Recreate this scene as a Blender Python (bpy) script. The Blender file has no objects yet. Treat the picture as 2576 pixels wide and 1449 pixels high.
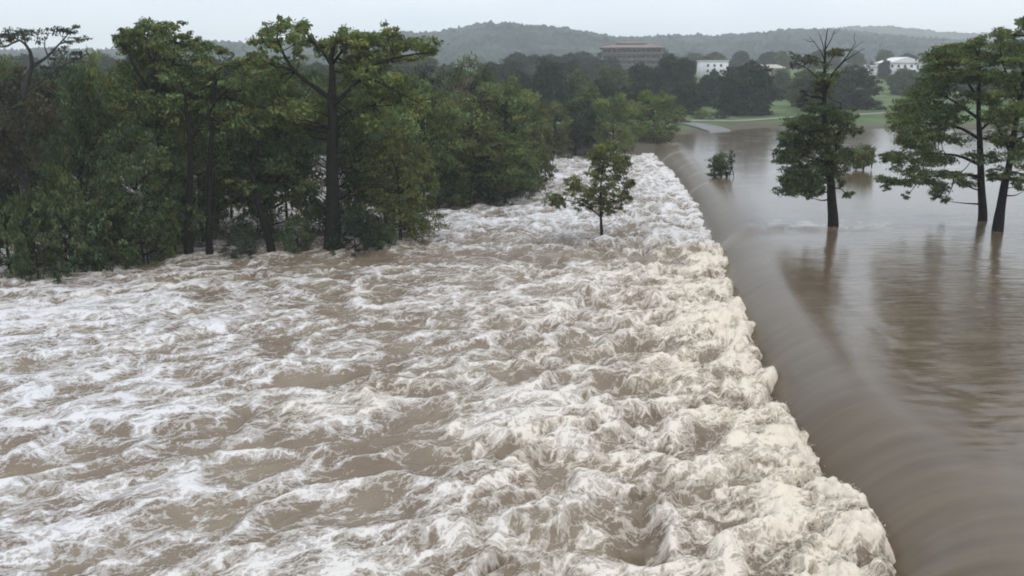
import bpy, math, random
import numpy as np

# ------------------------------------------------------------------ camera, sky, sun, exposure
SC = bpy.context.scene
COL = SC.collection
CAM_H = 10.0
F = 2300.0                                   # focal length in pixels of a 2576 px wide frame
CX, CY = 1288.0, 724.5
PITCH = math.atan((724.5 - 190.0) / F)

cam_data = bpy.data.cameras.new("camera")
cam = bpy.data.objects.new("camera", cam_data)
COL.objects.link(cam)
cam.location = (0, 0, CAM_H)
cam.rotation_euler = (math.pi / 2 - PITCH, 0, 0)
cam_data.sensor_width = 36.0
cam_data.lens = 36.0 * F / 2576.0
cam_data.clip_start = 0.1
cam_data.clip_end = 6000.0
SC.camera = cam

world = bpy.data.worlds.new("World")
SC.world = world
world.use_nodes = True
wn, wl = world.node_tree.nodes, world.node_tree.links
wn.clear()
w_out = wn.new("ShaderNodeOutputWorld")
w_bg = wn.new("ShaderNodeBackground")
w_sky = wn.new("ShaderNodeTexSky")
w_sky.sky_type = "NISHITA"
w_sky.sun_disc = False
SUN_EL, SUN_AZ = math.radians(58), math.radians(-140)
w_sky.sun_elevation = SUN_EL
w_sky.sun_rotation = SUN_AZ
w_geo = wn.new("ShaderNodeTexCoord")
w_sep = wn.new("ShaderNodeSeparateXYZ")
wl.new(w_geo.outputs["Generated"], w_sep.inputs[0])
w_map = wn.new("ShaderNodeMapping")
w_map.inputs["Scale"].default_value = (1.6, 1.6, 5.0)
wl.new(w_geo.outputs["Generated"], w_map.inputs[0])
w_noise = wn.new("ShaderNodeTexNoise")
w_noise.inputs["Scale"].default_value = 2.2
w_noise.inputs["Detail"].default_value = 4.0
wl.new(w_map.outputs[0], w_noise.inputs["Vector"])
w_cloud = wn.new("ShaderNodeValToRGB")                     # overcast cloud sheet, soft unevenness
w_cloud.color_ramp.elements[0].position = 0.30
w_cloud.color_ramp.elements[0].color = (9.0, 10.2, 11.8, 1)
w_cloud.color_ramp.elements[1].position = 0.70
w_cloud.color_ramp.elements[1].color = (11.4, 12.0, 12.6, 1)
wl.new(w_noise.outputs["Fac"], w_cloud.inputs[0])
w_el = wn.new("ShaderNodeMapRange")                        # overcast sky: brighter towards the zenith
w_el.inputs["From Min"].default_value = 0.0
w_el.inputs["From Max"].default_value = 1.0
w_el.inputs["To Min"].default_value = 1.0
w_el.inputs["To Max"].default_value = 1.12
wl.new(w_sep.outputs["Z"], w_el.inputs["Value"])
w_mul = wn.new("ShaderNodeVectorMath")
w_mul.operation = "SCALE"
wl.new(w_cloud.outputs[0], w_mul.inputs[0])
wl.new(w_el.outputs[0], w_mul.inputs["Scale"])
w_mix = wn.new("ShaderNodeMixRGB")
w_mix.inputs[0].default_value = 0.9
wl.new(w_sky.outputs[0], w_mix.inputs[1])
wl.new(w_mul.outputs[0], w_mix.inputs[2])
wl.new(w_mix.outputs[0], w_bg.inputs["Color"])
w_bg.inputs["Strength"].default_value = 0.1
wl.new(w_bg.outputs[0], w_out.inputs["Surface"])

sun_data = bpy.data.lights.new("sun", "SUN")
sun_data.energy = 1.0
sun_data.angle = math.radians(30)
sun_data.color = (1.0, 0.97, 0.93)
sun = bpy.data.objects.new("sun", sun_data)
COL.objects.link(sun)
sun.rotation_euler = (math.pi / 2 - SUN_EL, 0, math.radians(35))

SC.view_settings.view_transform = "Standard"
SC.view_settings.look = "None"
SC.view_settings.exposure = 0.0
SC.view_settings.gamma = 1.0
SC.view_settings.use_curve_mapping = False
SC.cycles.filter_width = 1.9
SC.cycles.max_bounces = 8
SC.cycles.volume_bounces = 3

HAZE_DENSITY = 0.00042

# ------------------------------------------------------------------ helpers
rng = np.random.default_rng(7)
random.seed(7)


def P(px, py, Y):
    """World point at depth Y whose direction from the camera is pixel (px, py) of the 2576x1449 view."""
    u, v = (px - CX) / F, (CY - py) / F
    c, s = math.cos(PITCH), math.sin(PITCH)
    dy, dz = c + v * s, -s + v * c
    t = Y / dy
    return np.array([u * t, Y, CAM_H + dz * t])


def G(px, py, z):
    """Ground-plane point (x, y) at height z under pixel (px, py)."""
    u, v = (px - CX) / F, (CY - py) / F
    c, s = math.cos(PITCH), math.sin(PITCH)
    t = (z - CAM_H) / (-s + v * c)
    return u * t, (c + v * s) * t


def M_PER_PX(Y):
    return Y / (F * 0.985)


def tag(o, label=None, cat=None, group=None, kind=None):
    for k, v in (("label", label), ("category", cat), ("group", group), ("kind", kind)):
        if v:
            o[k] = v
    return o


def link(name, me, parent=None):
    o = bpy.data.objects.new(name, me)
    COL.objects.link(o)
    if parent is not None:
        o.parent = parent
    return o


def mesh_np(name, verts, faces, mat=None, smooth=False):
    """faces: (n,4) or (n,3) int array."""
    me = bpy.data.meshes.new(name)
    verts = np.asarray(verts, dtype=np.float32)
    faces = np.asarray(faces, dtype=np.int32)
    k = faces.shape[1]
    me.vertices.add(len(verts))
    me.vertices.foreach_set("co", verts.ravel())
    me.loops.add(faces.size)
    me.loops.foreach_set("vertex_index", faces.ravel())
    me.polygons.add(len(faces))
    me.polygons.foreach_set("loop_start", np.arange(0, faces.size, k, dtype=np.int32))
    me.update(calc_edges=True)
    if smooth:
        me.polygons.foreach_set("use_smooth", np.ones(len(faces), dtype=bool))
    if mat is not None:
        me.materials.append(mat)
    me.validate()
    return me


def set_attr(me, name, arr):
    a = me.attributes.new(name, "FLOAT", "POINT")
    a.data.foreach_set("value", np.asarray(arr, dtype=np.float32).ravel())


def set_col(me, name, arr):
    a = me.attributes.new(name, "FLOAT_COLOR", "POINT")
    arr = np.asarray(arr, dtype=np.float32)
    a.data.foreach_set("color", np.concatenate([arr, np.ones((len(arr), 1), np.float32)], 1).ravel())


def grid_faces(nr, nc):
    i = np.arange(nr * nc).reshape(nr, nc)
    return np.stack([i[:-1, :-1], i[:-1, 1:], i[1:, 1:], i[1:, :-1]], -1).reshape(-1, 4)


def _hash(ix, iy, seed):
    with np.errstate(over="ignore"):
        h = ix.astype(np.uint32) * np.uint32(374761393) + iy.astype(np.uint32) * np.uint32(668265263) + np.uint32(seed * 974634777 & 0xFFFFFFFF)
        h = (h ^ (h >> np.uint32(13))) * np.uint32(1274126177)
        h = h ^ (h >> np.uint32(16))
        h = h * np.uint32(2246822519)
        return h ^ (h >> np.uint32(15))


def pn(x, y, seed=0):
    """2-D gradient noise, about -1..1."""
    x = np.asarray(x, np.float32)
    y = np.asarray(y, np.float32)
    x0 = np.floor(x)
    y0 = np.floor(y)
    fx, fy = x - x0, y - y0
    ix, iy = x0.astype(np.int64), y0.astype(np.int64)
    ux = fx * fx * fx * (fx * (fx * 6 - 15) + 10)
    uy = fy * fy * fy * (fy * (fy * 6 - 15) + 10)

    def g(dx, dy):
        a = _hash(ix + dx, iy + dy, seed).astype(np.float32) * np.float32(2 * math.pi / 4294967296.0)
        return np.cos(a) * (fx - dx) + np.sin(a) * (fy - dy)
    a = g(0, 0)
    b = g(1, 0)
    c = g(0, 1)
    d = g(1, 1)
    r = a + (b - a) * ux
    return (r + ((c + (d - c) * ux) - r) * uy) * 1.5


def fbm(x, y, seed=0, octv=3, gain=0.5):
    s, a, f = 0.0, 1.0, 1.0
    for k in range(octv):
        s = s + a * pn(x * f + 17.3 * k, y * f - 9.1 * k, seed + k)
        a *= gain
        f *= 2.03
    return s


def sstep(a, b, x):
    t = np.clip((x - a) / (b - a), 0, 1)
    return t * t * (3 - 2 * t)


# ------------------------------------------------------------------ materials
def new_mat(name):
    m = bpy.data.materials.new(name)
    m.use_nodes = True
    nt = m.node_tree
    return m, nt, nt.nodes["Principled BSDF"]


def simple_mat(name, col, rough=0.85, var=0.25, scale=3.0, spec=0.3, bump=0.0):
    m, nt, b = new_mat(name)
    n = nt.nodes.new("ShaderNodeTexNoise")
    n.inputs["Scale"].default_value = scale
    n.inputs["Detail"].default_value = 6
    tc = nt.nodes.new("ShaderNodeTexCoord")
    nt.links.new(tc.outputs["Object"], n.inputs["Vector"])
    r = nt.nodes.new("ShaderNodeValToRGB")
    r.color_ramp.elements[0].position = 0.3
    r.color_ramp.elements[1].position = 0.7
    r.color_ramp.elements[0].color = (*[c * (1 - var) for c in col], 1)
    r.color_ramp.elements[1].color = (*[c * (1 + var) for c in col], 1)
    nt.links.new(n.outputs["Fac"], r.inputs[0])
    nt.links.new(r.outputs[0], b.inputs["Base Color"])
    b.inputs["Roughness"].default_value = rough
    b.inputs["Specular IOR Level"].default_value = spec
    if bump:
        bp = nt.nodes.new("ShaderNodeBump")
        bp.inputs["Strength"].default_value = bump
        nt.links.new(n.outputs["Fac"], bp.inputs["Height"])
        nt.links.new(bp.outputs[0], b.inputs["Normal"])
    return m


def leaf_mat(name, col, trans=0.28):
    m = bpy.data.materials.new(name)
    m.use_nodes = True
    nt = m.node_tree
    nt.nodes.clear()
    out = nt.nodes.new("ShaderNodeOutputMaterial")
    at = nt.nodes.new("ShaderNodeAttribute")
    at.attribute_name = "leaf_colour"
    mul = nt.nodes.new("ShaderNodeMixRGB")
    mul.blend_type = "MULTIPLY"
    mul.inputs[0].default_value = 1.0
    mul.inputs[2].default_value = (*col, 1)
    nt.links.new(at.outputs["Color"], mul.inputs[1])
    d = nt.nodes.new("ShaderNodeBsdfDiffuse")
    t = nt.nodes.new("ShaderNodeBsdfTranslucent")
    mx = nt.nodes.new("ShaderNodeMixShader")
    mx.inputs[0].default_value = trans
    nt.links.new(mul.outputs[0], d.inputs["Color"])
    nt.links.new(mul.outputs[0], t.inputs["Color"])
    nt.links.new(d.outputs[0], mx.inputs[1])
    nt.links.new(t.outputs[0], mx.inputs[2])
    nt.links.new(mx.outputs[0], out.inputs["Surface"])
    return m


LEAF = {
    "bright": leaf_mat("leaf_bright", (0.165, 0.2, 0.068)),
    "mid": leaf_mat("leaf_mid", (0.138, 0.174, 0.066)),
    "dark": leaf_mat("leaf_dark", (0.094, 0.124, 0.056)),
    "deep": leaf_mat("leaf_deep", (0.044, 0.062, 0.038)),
    "olive": leaf_mat("leaf_olive", (0.135, 0.150, 0.058)),
    "brown": leaf_mat("leaf_brown", (0.095, 0.092, 0.062)),
    "grey": leaf_mat("leaf_grey", (0.075, 0.090, 0.065)),
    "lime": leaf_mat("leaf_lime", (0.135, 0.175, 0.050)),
}
BARK = simple_mat("bark", (0.016, 0.0145, 0.013), 0.95, 0.35, 6.0, 0.03, 0.4)
DEADWOOD = simple_mat("deadwood", (0.045, 0.042, 0.038), 0.9, 0.3, 6.0, 0.2, 0.3)


def water_common(nt, b):
    b.inputs["IOR"].default_value = 1.33


# ---- smooth brown water above the dam
def mat_lake():
    m, nt, b = new_mat("brown_flood_water")
    N, L = nt.nodes, nt.links
    tc = N.new("ShaderNodeTexCoord")
    foam = N.new("ShaderNodeAttribute")
    foam.attribute_name = "foam"
    calm = N.new("ShaderNodeAttribute")
    calm.attribute_name = "calm"
    n1 = N.new("ShaderNodeTexNoise")
    n1.inputs["Scale"].default_value = 0.35
    n1.inputs["Detail"].default_value = 5
    L.new(tc.outputs["Object"], n1.inputs["Vector"])
    r1 = N.new("ShaderNodeValToRGB")
    r1.color_ramp.elements[0].position = 0.35
    r1.color_ramp.elements[1].position = 0.7
    r1.color_ramp.elements[0].color = (0.098, 0.070, 0.042, 1)
    r1.color_ramp.elements[1].color = (0.140, 0.104, 0.067, 1)
    silt = N.new("ShaderNodeAttribute")
    silt.attribute_name = "silt"
    av = N.new("ShaderNodeMath")
    av.operation = "MULTIPLY_ADD"
    av.inputs[1].default_value = 0.5
    L.new(silt.outputs["Fac"], av.inputs[0])
    hf = N.new("ShaderNodeMath")
    hf.operation = "MULTIPLY"
    hf.inputs[1].default_value = 0.5
    L.new(n1.outputs["Fac"], hf.inputs[0])
    L.new(hf.outputs[0], av.inputs[2])
    L.new(av.outputs[0], r1.inputs[0])
    mx = N.new("ShaderNodeMixRGB")
    mx.inputs[2].default_value = (0.62, 0.56, 0.50, 1)
    L.new(foam.outputs["Fac"], mx.inputs[0])
    L.new(r1.outputs[0], mx.inputs[1])
    L.new(mx.outputs[0], b.inputs["Base Color"])
    ro = N.new("ShaderNodeMapRange")                      # broken by fine turbulence on the fall
    ro.inputs["From Min"].default_value = 0.02
    ro.inputs["From Max"].default_value = 0.30
    ro.inputs["To Min"].default_value = 0.34
    ro.inputs["To Max"].default_value = 0.13
    fall = N.new("ShaderNodeAttribute")
    fall.attribute_name = "smooth"
    L.new(fall.outputs["Fac"], ro.inputs["Value"])
    L.new(ro.outputs[0], b.inputs["Roughness"])
    b.inputs["IOR"].default_value = 1.36
    # small wind and current ripples
    mp = N.new("ShaderNodeMapping")
    mp.inputs["Scale"].default_value = (0.9, 2.6, 1.0)
    mp.inputs["Rotation"].default_value = (0, 0, math.radians(-12))
    L.new(tc.outputs["Object"], mp.inputs[0])
    n2 = N.new("ShaderNodeTexNoise")
    n2.inputs["Scale"].default_value = 0.8
    n2.inputs["Detail"].default_value = 5
    n2.inputs["Roughness"].default_value = 0.55
    n2.inputs["Distortion"].default_value = 0.4
    L.new(mp.outputs[0], n2.inputs["Vector"])
    bp = N.new("ShaderNodeBump")
    bp.inputs["Distance"].default_value = 0.16
    sc = N.new("ShaderNodeMath")
    sc.operation = "MULTIPLY"
    sc.inputs[1].default_value = 0.32
    L.new(calm.outputs["Fac"], sc.inputs[0])
    L.new(sc.outputs[0], bp.inputs["Strength"])
    L.new(n2.outputs["Fac"], bp.inputs["Height"])
    L.new(bp.outputs[0], b.inputs["Normal"])
    return m


# ---- broken white water below the dam
class NT:
    """Short hand for wiring shader nodes."""
    def __init__(self, nt):
        self.nt, self.N, self.L = nt, nt.nodes, nt.links

    def put(self, sock, v):
        if hasattr(v, "is_output"):
            self.L.new(v, sock)
        else:
            sock.default_value = v

    def math(self, op, a, b=None, c=None, clamp=False):
        n = self.N.new("ShaderNodeMath")
        n.operation = op
        n.use_clamp = clamp
        for i, v in enumerate((a, b, c)):
            if v is not None:
                self.put(n.inputs[i], v)
        return n.outputs[0]

    def vmath(self, op, a, b=None, scale=None):
        n = self.N.new("ShaderNodeVectorMath")
        n.operation = op
        self.put(n.inputs[0], a)
        if b is not None:
            self.put(n.inputs[1], b)
        if scale is not None:
            self.put(n.inputs["Scale"], scale)
        return n.outputs[0]

    def noise(self, vec, scale, detail=2.0, rough=0.5, out="Fac"):
        n = self.N.new("ShaderNodeTexNoise")
        n.noise_dimensions = "2D"
        n.inputs["Scale"].default_value = scale
        n.inputs["Detail"].default_value = detail
        n.inputs["Roughness"].default_value = rough
        self.L.new(vec, n.inputs["Vector"])
        return n.outputs[out]

    def edges(self, vec, scale, rnd=1.0):
        n = self.N.new("ShaderNodeTexVoronoi")
        n.voronoi_dimensions = "2D"
        n.feature = "DISTANCE_TO_EDGE"
        n.inputs["Scale"].default_value = scale
        n.inputs["Randomness"].default_value = rnd
        self.L.new(vec, n.inputs["Vector"])
        return n.outputs["Distance"]

    def ramp(self, v, a, b, lo=0.0, hi=1.0, smooth=True):
        n = self.N.new("ShaderNodeMapRange")
        n.interpolation_type = "SMOOTHSTEP" if smooth else "LINEAR"
        for k, x in (("From Min", a), ("From Max", b), ("To Min", lo), ("To Max", hi)):
            self.put(n.inputs[k], x)
        self.L.new(v, n.inputs["Value"])
        return n.outputs[0]

    def mixc(self, f, a, b):
        n = self.N.new("ShaderNodeMixRGB")
        self.put(n.inputs[0], f)
        self.put(n.inputs[1], a)
        self.put(n.inputs[2], b)
        return n.outputs[0]

    def attr(self, name):
        n = self.N.new("ShaderNodeAttribute")
        n.attribute_name = name
        return n.outputs["Fac"]


FLOW_ANG = math.radians(36)


def mat_rapids():
    m, nt, b = new_mat("broken_white_water")
    q = NT(nt)
    tc = nt.nodes.new("ShaderNodeTexCoord").outputs["Object"]
    cov = q.attr("cover")
    cream = q.attr("cream")
    lumpy = q.attr("lumpy")
    w1 = q.vmath("SCALE", q.vmath("SUBTRACT", q.noise(tc, 0.42, 2.0, 0.5, "Color"), (0.5, 0.5, 0.5)), scale=1.3)
    w2 = q.vmath("SCALE", q.vmath("SUBTRACT", q.noise(tc, 1.5, 2.0, 0.5, "Color"), (0.5, 0.5, 0.5)), scale=0.42)
    w3 = q.vmath("SCALE", q.vmath("SUBTRACT", q.noise(tc, 5.0, 2.0, 0.5, "Color"), (0.5, 0.5, 0.5)), scale=0.20)
    p = q.vmath("ADD", q.vmath("ADD", q.vmath("ADD", tc, w1), w2), w3)
    mp = nt.nodes.new("ShaderNodeMapping")
    mp.vector_type = "TEXTURE"
    mp.inputs["Rotation"].default_value = (0, 0, FLOW_ANG)
    mp.inputs["Scale"].default_value = (2.0, 1.0, 1.0)
    nt.links.new(p, mp.inputs[0])
    f = mp.outputs[0]
    p2 = q.vmath("ADD", q.vmath("ADD", tc, q.vmath("SCALE", w1, scale=0.6)), q.vmath("SCALE", w2, scale=0.35))
    mp2 = nt.nodes.new("ShaderNodeMapping")
    mp2.vector_type = "TEXTURE"
    mp2.inputs["Rotation"].default_value = (0, 0, FLOW_ANG)
    mp2.inputs["Scale"].default_value = (1.6, 1.0, 1.0)
    nt.links.new(p2, mp2.inputs[0])
    f2 = mp2.outputs[0]
    vary = q.noise(f, 0.9, 3.0)
    vary2 = q.noise(f, 2.3, 3.0)
    e1 = q.ramp(q.edges(f, 0.62), 0.0, q.ramp(vary, 0.3, 0.7, 0.05, 0.34), 1.0, 0.0)
    e2 = q.ramp(q.edges(f, 1.45), 0.0, q.ramp(vary2, 0.3, 0.7, 0.05, 0.36), 1.0, 0.0)
    e3 = q.ramp(q.edges(f, 3.4), 0.0, q.ramp(vary, 0.3, 0.7, 0.40, 0.10), 1.0, 0.0)
    e4 = q.ramp(q.edges(f, 7.5), 0.0, 0.30, 1.0, 0.0)
    fine = q.noise(f2, 4.4, 7.0, 0.66)
    tiny = q.noise(tc, 14.0, 4.0, 0.65)
    iso = q.noise(p2, 3.4, 7.0, 0.66)
    fine = q.math("ADD", q.math("MULTIPLY", fine, q.math("SUBTRACT", 1.0, lumpy)), q.math("MULTIPLY", iso, lumpy))
    torn_up = q.math("MULTIPLY_ADD", lumpy, 0.75, 0.70)
    web = q.math("MULTIPLY", e1, 0.46)
    web = q.math("MULTIPLY_ADD", e2, 0.36, web)
    web = q.math("MULTIPLY_ADD", e3, 0.36, web)
    web = q.math("MULTIPLY_ADD", e4, 0.26, web)
    web = q.math("MULTIPLY_ADD", q.math("SUBTRACT", fine, 0.5), torn_up, web)
    web = q.math("MULTIPLY_ADD", q.math("SUBTRACT", tiny, 0.5), 0.95, web)
    val = q.math("ADD", web, cov)
    thin = q.ramp(val, 0.14, 0.56)                 # thin milky foam
    thick = q.ramp(val, 0.56, 1.0)                # dense white foam
    foam = q.math("ADD", q.math("MULTIPLY", thin, 0.46), q.math("MULTIPLY", thick, 0.54), None, True)
    fc = q.mixc(cream, (0.69, 0.685, 0.705, 1), (0.77, 0.675, 0.55, 1))
    tone = q.ramp(q.noise(tc, 0.3, 4.0), 0.32, 0.68)
    br = q.mixc(tone, (0.190, 0.140, 0.098, 1), (0.245, 0.195, 0.138, 1))
    col = q.mixc(foam, br, fc)
    nt.links.new(col, b.inputs["Base Color"])
    nt.links.new(q.ramp(foam, 0.0, 0.7, 0.22, 0.75), b.inputs["Roughness"])
    b.inputs["IOR"].default_value = 1.33
    hgt = q.math("MULTIPLY_ADD", foam, 0.5, q.math("ADD", q.math("MULTIPLY", fine, 1.0), q.math("MULTIPLY", tiny, 0.5)))
    bp = nt.nodes.new("ShaderNodeBump")
    bp.inputs["Distance"].default_value = 0.085
    nt.links.new(q.math("MULTIPLY_ADD", lumpy, 0.05, 0.55), bp.inputs["Strength"])
    nt.links.new(hgt, bp.inputs["Height"])
    nt.links.new(bp.outputs[0], b.inputs["Normal"])
    return m


# ------------------------------------------------------------------ the place in plan
_CY = np.array([0, 14, 18.3, 20.3, 25.6, 29, 35.4, 46.9, 61.3, 87.8, 111, 135, 160, 400.0])
_CX = np.array([6.7, 7.3, 8.05, 9.0, 9.5, 9.5, 10.1, 11.5, 13.9, 17.2, 19.3, 20.7, 22.0, 34.0])


def crest_x(y):
    """x of the foot of the overflow (edge of the foam) at depth y."""
    return np.interp(y, _CY, _CX)


_SX = np.array([-400, -60, 0, 22, 28, 47, 85, 130, 400, 2500.0])
_SY = np.array([150, 140, 139, 142, 157, 180, 177, 182, 200, 260.0])


def ground_z(x, y):
    x = np.asarray(x, float)
    y = np.asarray(y, float)
    sd = y - np.interp(x, _SX, _SY)
    z = np.interp(sd, [-30, -10, 0, 40, 130, 290, 600, 2500], [-4.0, -2.6, 0.0, 1.4, 3.2, 13.0, 17.0, 20.0])
    bank = np.interp(x, [-400, -90, -55, -40], [3.0, 1.0, -0.4, -4.0])
    z = np.maximum(z, np.where(y > 20, bank, -4.0))
    return z + 0.25 * pn(x * 0.03, y * 0.03, 5) * (z > -1)


# ------------------------------------------------------------------ ground sheet
def build_ground():
    ys = np.concatenate([np.linspace(-120, 120, 40), np.linspace(124, 330, 110), np.linspace(340, 2450, 60)])
    xs = np.concatenate([np.linspace(-2400, -160, 30), np.linspace(-150, 230, 160), np.linspace(240, 2400, 30)])
    X, Y = np.meshgrid(xs, ys)
    Z = ground_z(X, Y)
    m, nt, b = new_mat("wet_grass_ground")
    N, L = nt.nodes, nt.links
    tc = N.new("ShaderNodeTexCoord")
    n = N.new("ShaderNodeTexNoise")
    n.inputs["Scale"].default_value = 0.12
    n.inputs["Detail"].default_value = 8
    L.new(tc.outputs["Object"], n.inputs["Vector"])
    r = N.new("ShaderNodeValToRGB")
    r.color_ramp.elements[0].position = 0.35
    r.color_ramp.elements[1].position = 0.65
    r.color_ramp.elements[0].color = (0.070, 0.105, 0.040, 1)
    r.color_ramp.elements[1].color = (0.120, 0.165, 0.070, 1)
    L.new(n.outputs["Fac"], r.inputs[0])
    sp = N.new("ShaderNodeSeparateXYZ")
    L.new(tc.outputs["Object"], sp.inputs[0])
    mr = N.new("ShaderNodeMapRange")                      # bare mud up to the flood line
    mr.inputs["From Min"].default_value = 0.15
    mr.inputs["From Max"].default_value = 0.5
    L.new(sp.outputs["Z"], mr.inputs["Value"])
    mx = N.new("ShaderNodeMixRGB")
    mx.inputs[1].default_value = (0.105, 0.088, 0.068, 1)
    L.new(mr.outputs[0], mx.inputs[0])
    L.new(r.outputs[0], mx.inputs[2])
    L.new(mx.outputs[0], b.inputs["Base Color"])
    b.inputs["Roughness"].default_value = 0.95
    b.inputs["Specular IOR Level"].default_value = 0.1
    me = mesh_np("ground", np.stack([X, Y, Z], -1).reshape(-1, 3), grid_faces(len(ys), len(xs)), m, True)
    tag(link("ground", me), kind="structure", label="wet green river bank and muddy flood shore")


build_ground()


# ------------------------------------------------------------------ hills
def build_hill(profile, y_base, y_ridge, y_end, z_base, naz, nrad, seed, col, bump, label):
    px = np.array([p[0] for p in profile], float)
    py = np.array([p[1] for p in profile], float)
    az = np.linspace(px[0], px[-1], naz)
    top = np.interp(az, px, py)
    k = np.ones(9) / 9
    top = np.convolve(np.pad(top, 4, mode="edge"), k, "valid")
    ydir = np.concatenate([np.linspace(y_base, y_ridge, nrad), np.linspace(y_ridge, y_end, nrad // 4)[1:]])
    A, Yd = np.meshgrid(az, ydir)
    T = np.meshgrid(top, ydir)[0]
    tan = (A - CX) / F / math.cos(PITCH)
    tan = tan / (1 + 0.0)
    el = np.tan(np.arctan((CY - T) / F) - PITCH)
    zr = CAM_H + el * y_ridge - bump * 0.4
    t = (Yd - y_base) / (y_ridge - y_base)
    shape = np.where(t <= 1, sstep(0, 1, np.clip(t, 0, 1)) * 0.65 + np.clip(t, 0, 1) * 0.35, 1 - 0.5 * ((Yd - y_ridge) / (y_end - y_ridge)) ** 2)
    wob = 1 + 0.18 * fbm(A * 0.004, Yd * 0.006, seed, 3) * np.clip(1 - np.abs(t - 0.5) * 2, 0, 1)
    Z = z_base + (zr - z_base) * shape * wob
    X = tan * Yd * 1.028
    u, v = X / 9.0, Yd / 9.0
    can = np.abs(pn(u, v, seed + 3)) * -1 + 0.5
    can2 = pn(X / 4.0, Yd / 4.0, seed + 9)
    lump = bump * (can + 0.35 * can2) * (0.6 + 0.6 * (fbm(X / 60, Yd / 60, seed + 1, 2) > -0.1))
    Z = Z + lump
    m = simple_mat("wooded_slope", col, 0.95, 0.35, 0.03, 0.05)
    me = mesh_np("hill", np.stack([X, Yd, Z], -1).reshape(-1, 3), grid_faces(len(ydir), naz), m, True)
    tag(link("hill", me), kind="structure", label=label)


hill_main = [(-900, 150), (-400, 140), (0, 132), (120, 128), (230, 124), (300, 127), (420, 118), (540, 107), (600, 106), (700, 112), (850, 104), (940, 88), (1030, 83),
             (1100, 85), (1140, 76), (1180, 64), (1240, 56), (1285, 58), (1330, 64), (1400, 70), (1440, 77), (1480, 86), (1530, 95), (1600, 108), (1700, 128), (1850, 150), (2000, 165)]
hill_right = [(1350, 150), (1450, 118), (1530, 97), (1600, 92), (1700, 91), (1780, 88), (1860, 84), (1930, 75), (1990, 74), (2060, 77), (2140, 88), (2250, 96), (2350, 108), (2500, 126),
              (2700, 140), (3300, 150)]
hill_rear = [(1700, 110), (1900, 90), (2000, 74), (2080, 67), (2150, 66), (2200, 70), (2260, 79), (2330, 82), (2480, 84), (2600, 86), (2800, 80), (3100, 96), (3500, 110)]
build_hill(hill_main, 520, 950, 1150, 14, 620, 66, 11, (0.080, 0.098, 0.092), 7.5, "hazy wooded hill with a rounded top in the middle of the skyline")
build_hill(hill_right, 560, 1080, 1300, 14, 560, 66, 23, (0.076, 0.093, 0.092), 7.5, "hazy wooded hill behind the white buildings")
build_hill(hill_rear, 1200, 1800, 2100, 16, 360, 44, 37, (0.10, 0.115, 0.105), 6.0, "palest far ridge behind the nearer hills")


# ------------------------------------------------------------------ river below the dam
WATER_LOW = -1.5


def blob(X, Y, px, py, rx, ry, z=WATER_LOW):
    """Smooth bump on the water under a spot of the picture, with radii in metres."""
    cx, cy = G(px, py, z)
    return np.exp(-(((X - cx) / rx) ** 2 + ((Y - cy) / ry) ** 2))


def ridge(x, y, seed):
    return 1 - np.clip(np.abs(pn(x, y, seed)) * 1.5, 0, 1)


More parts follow.
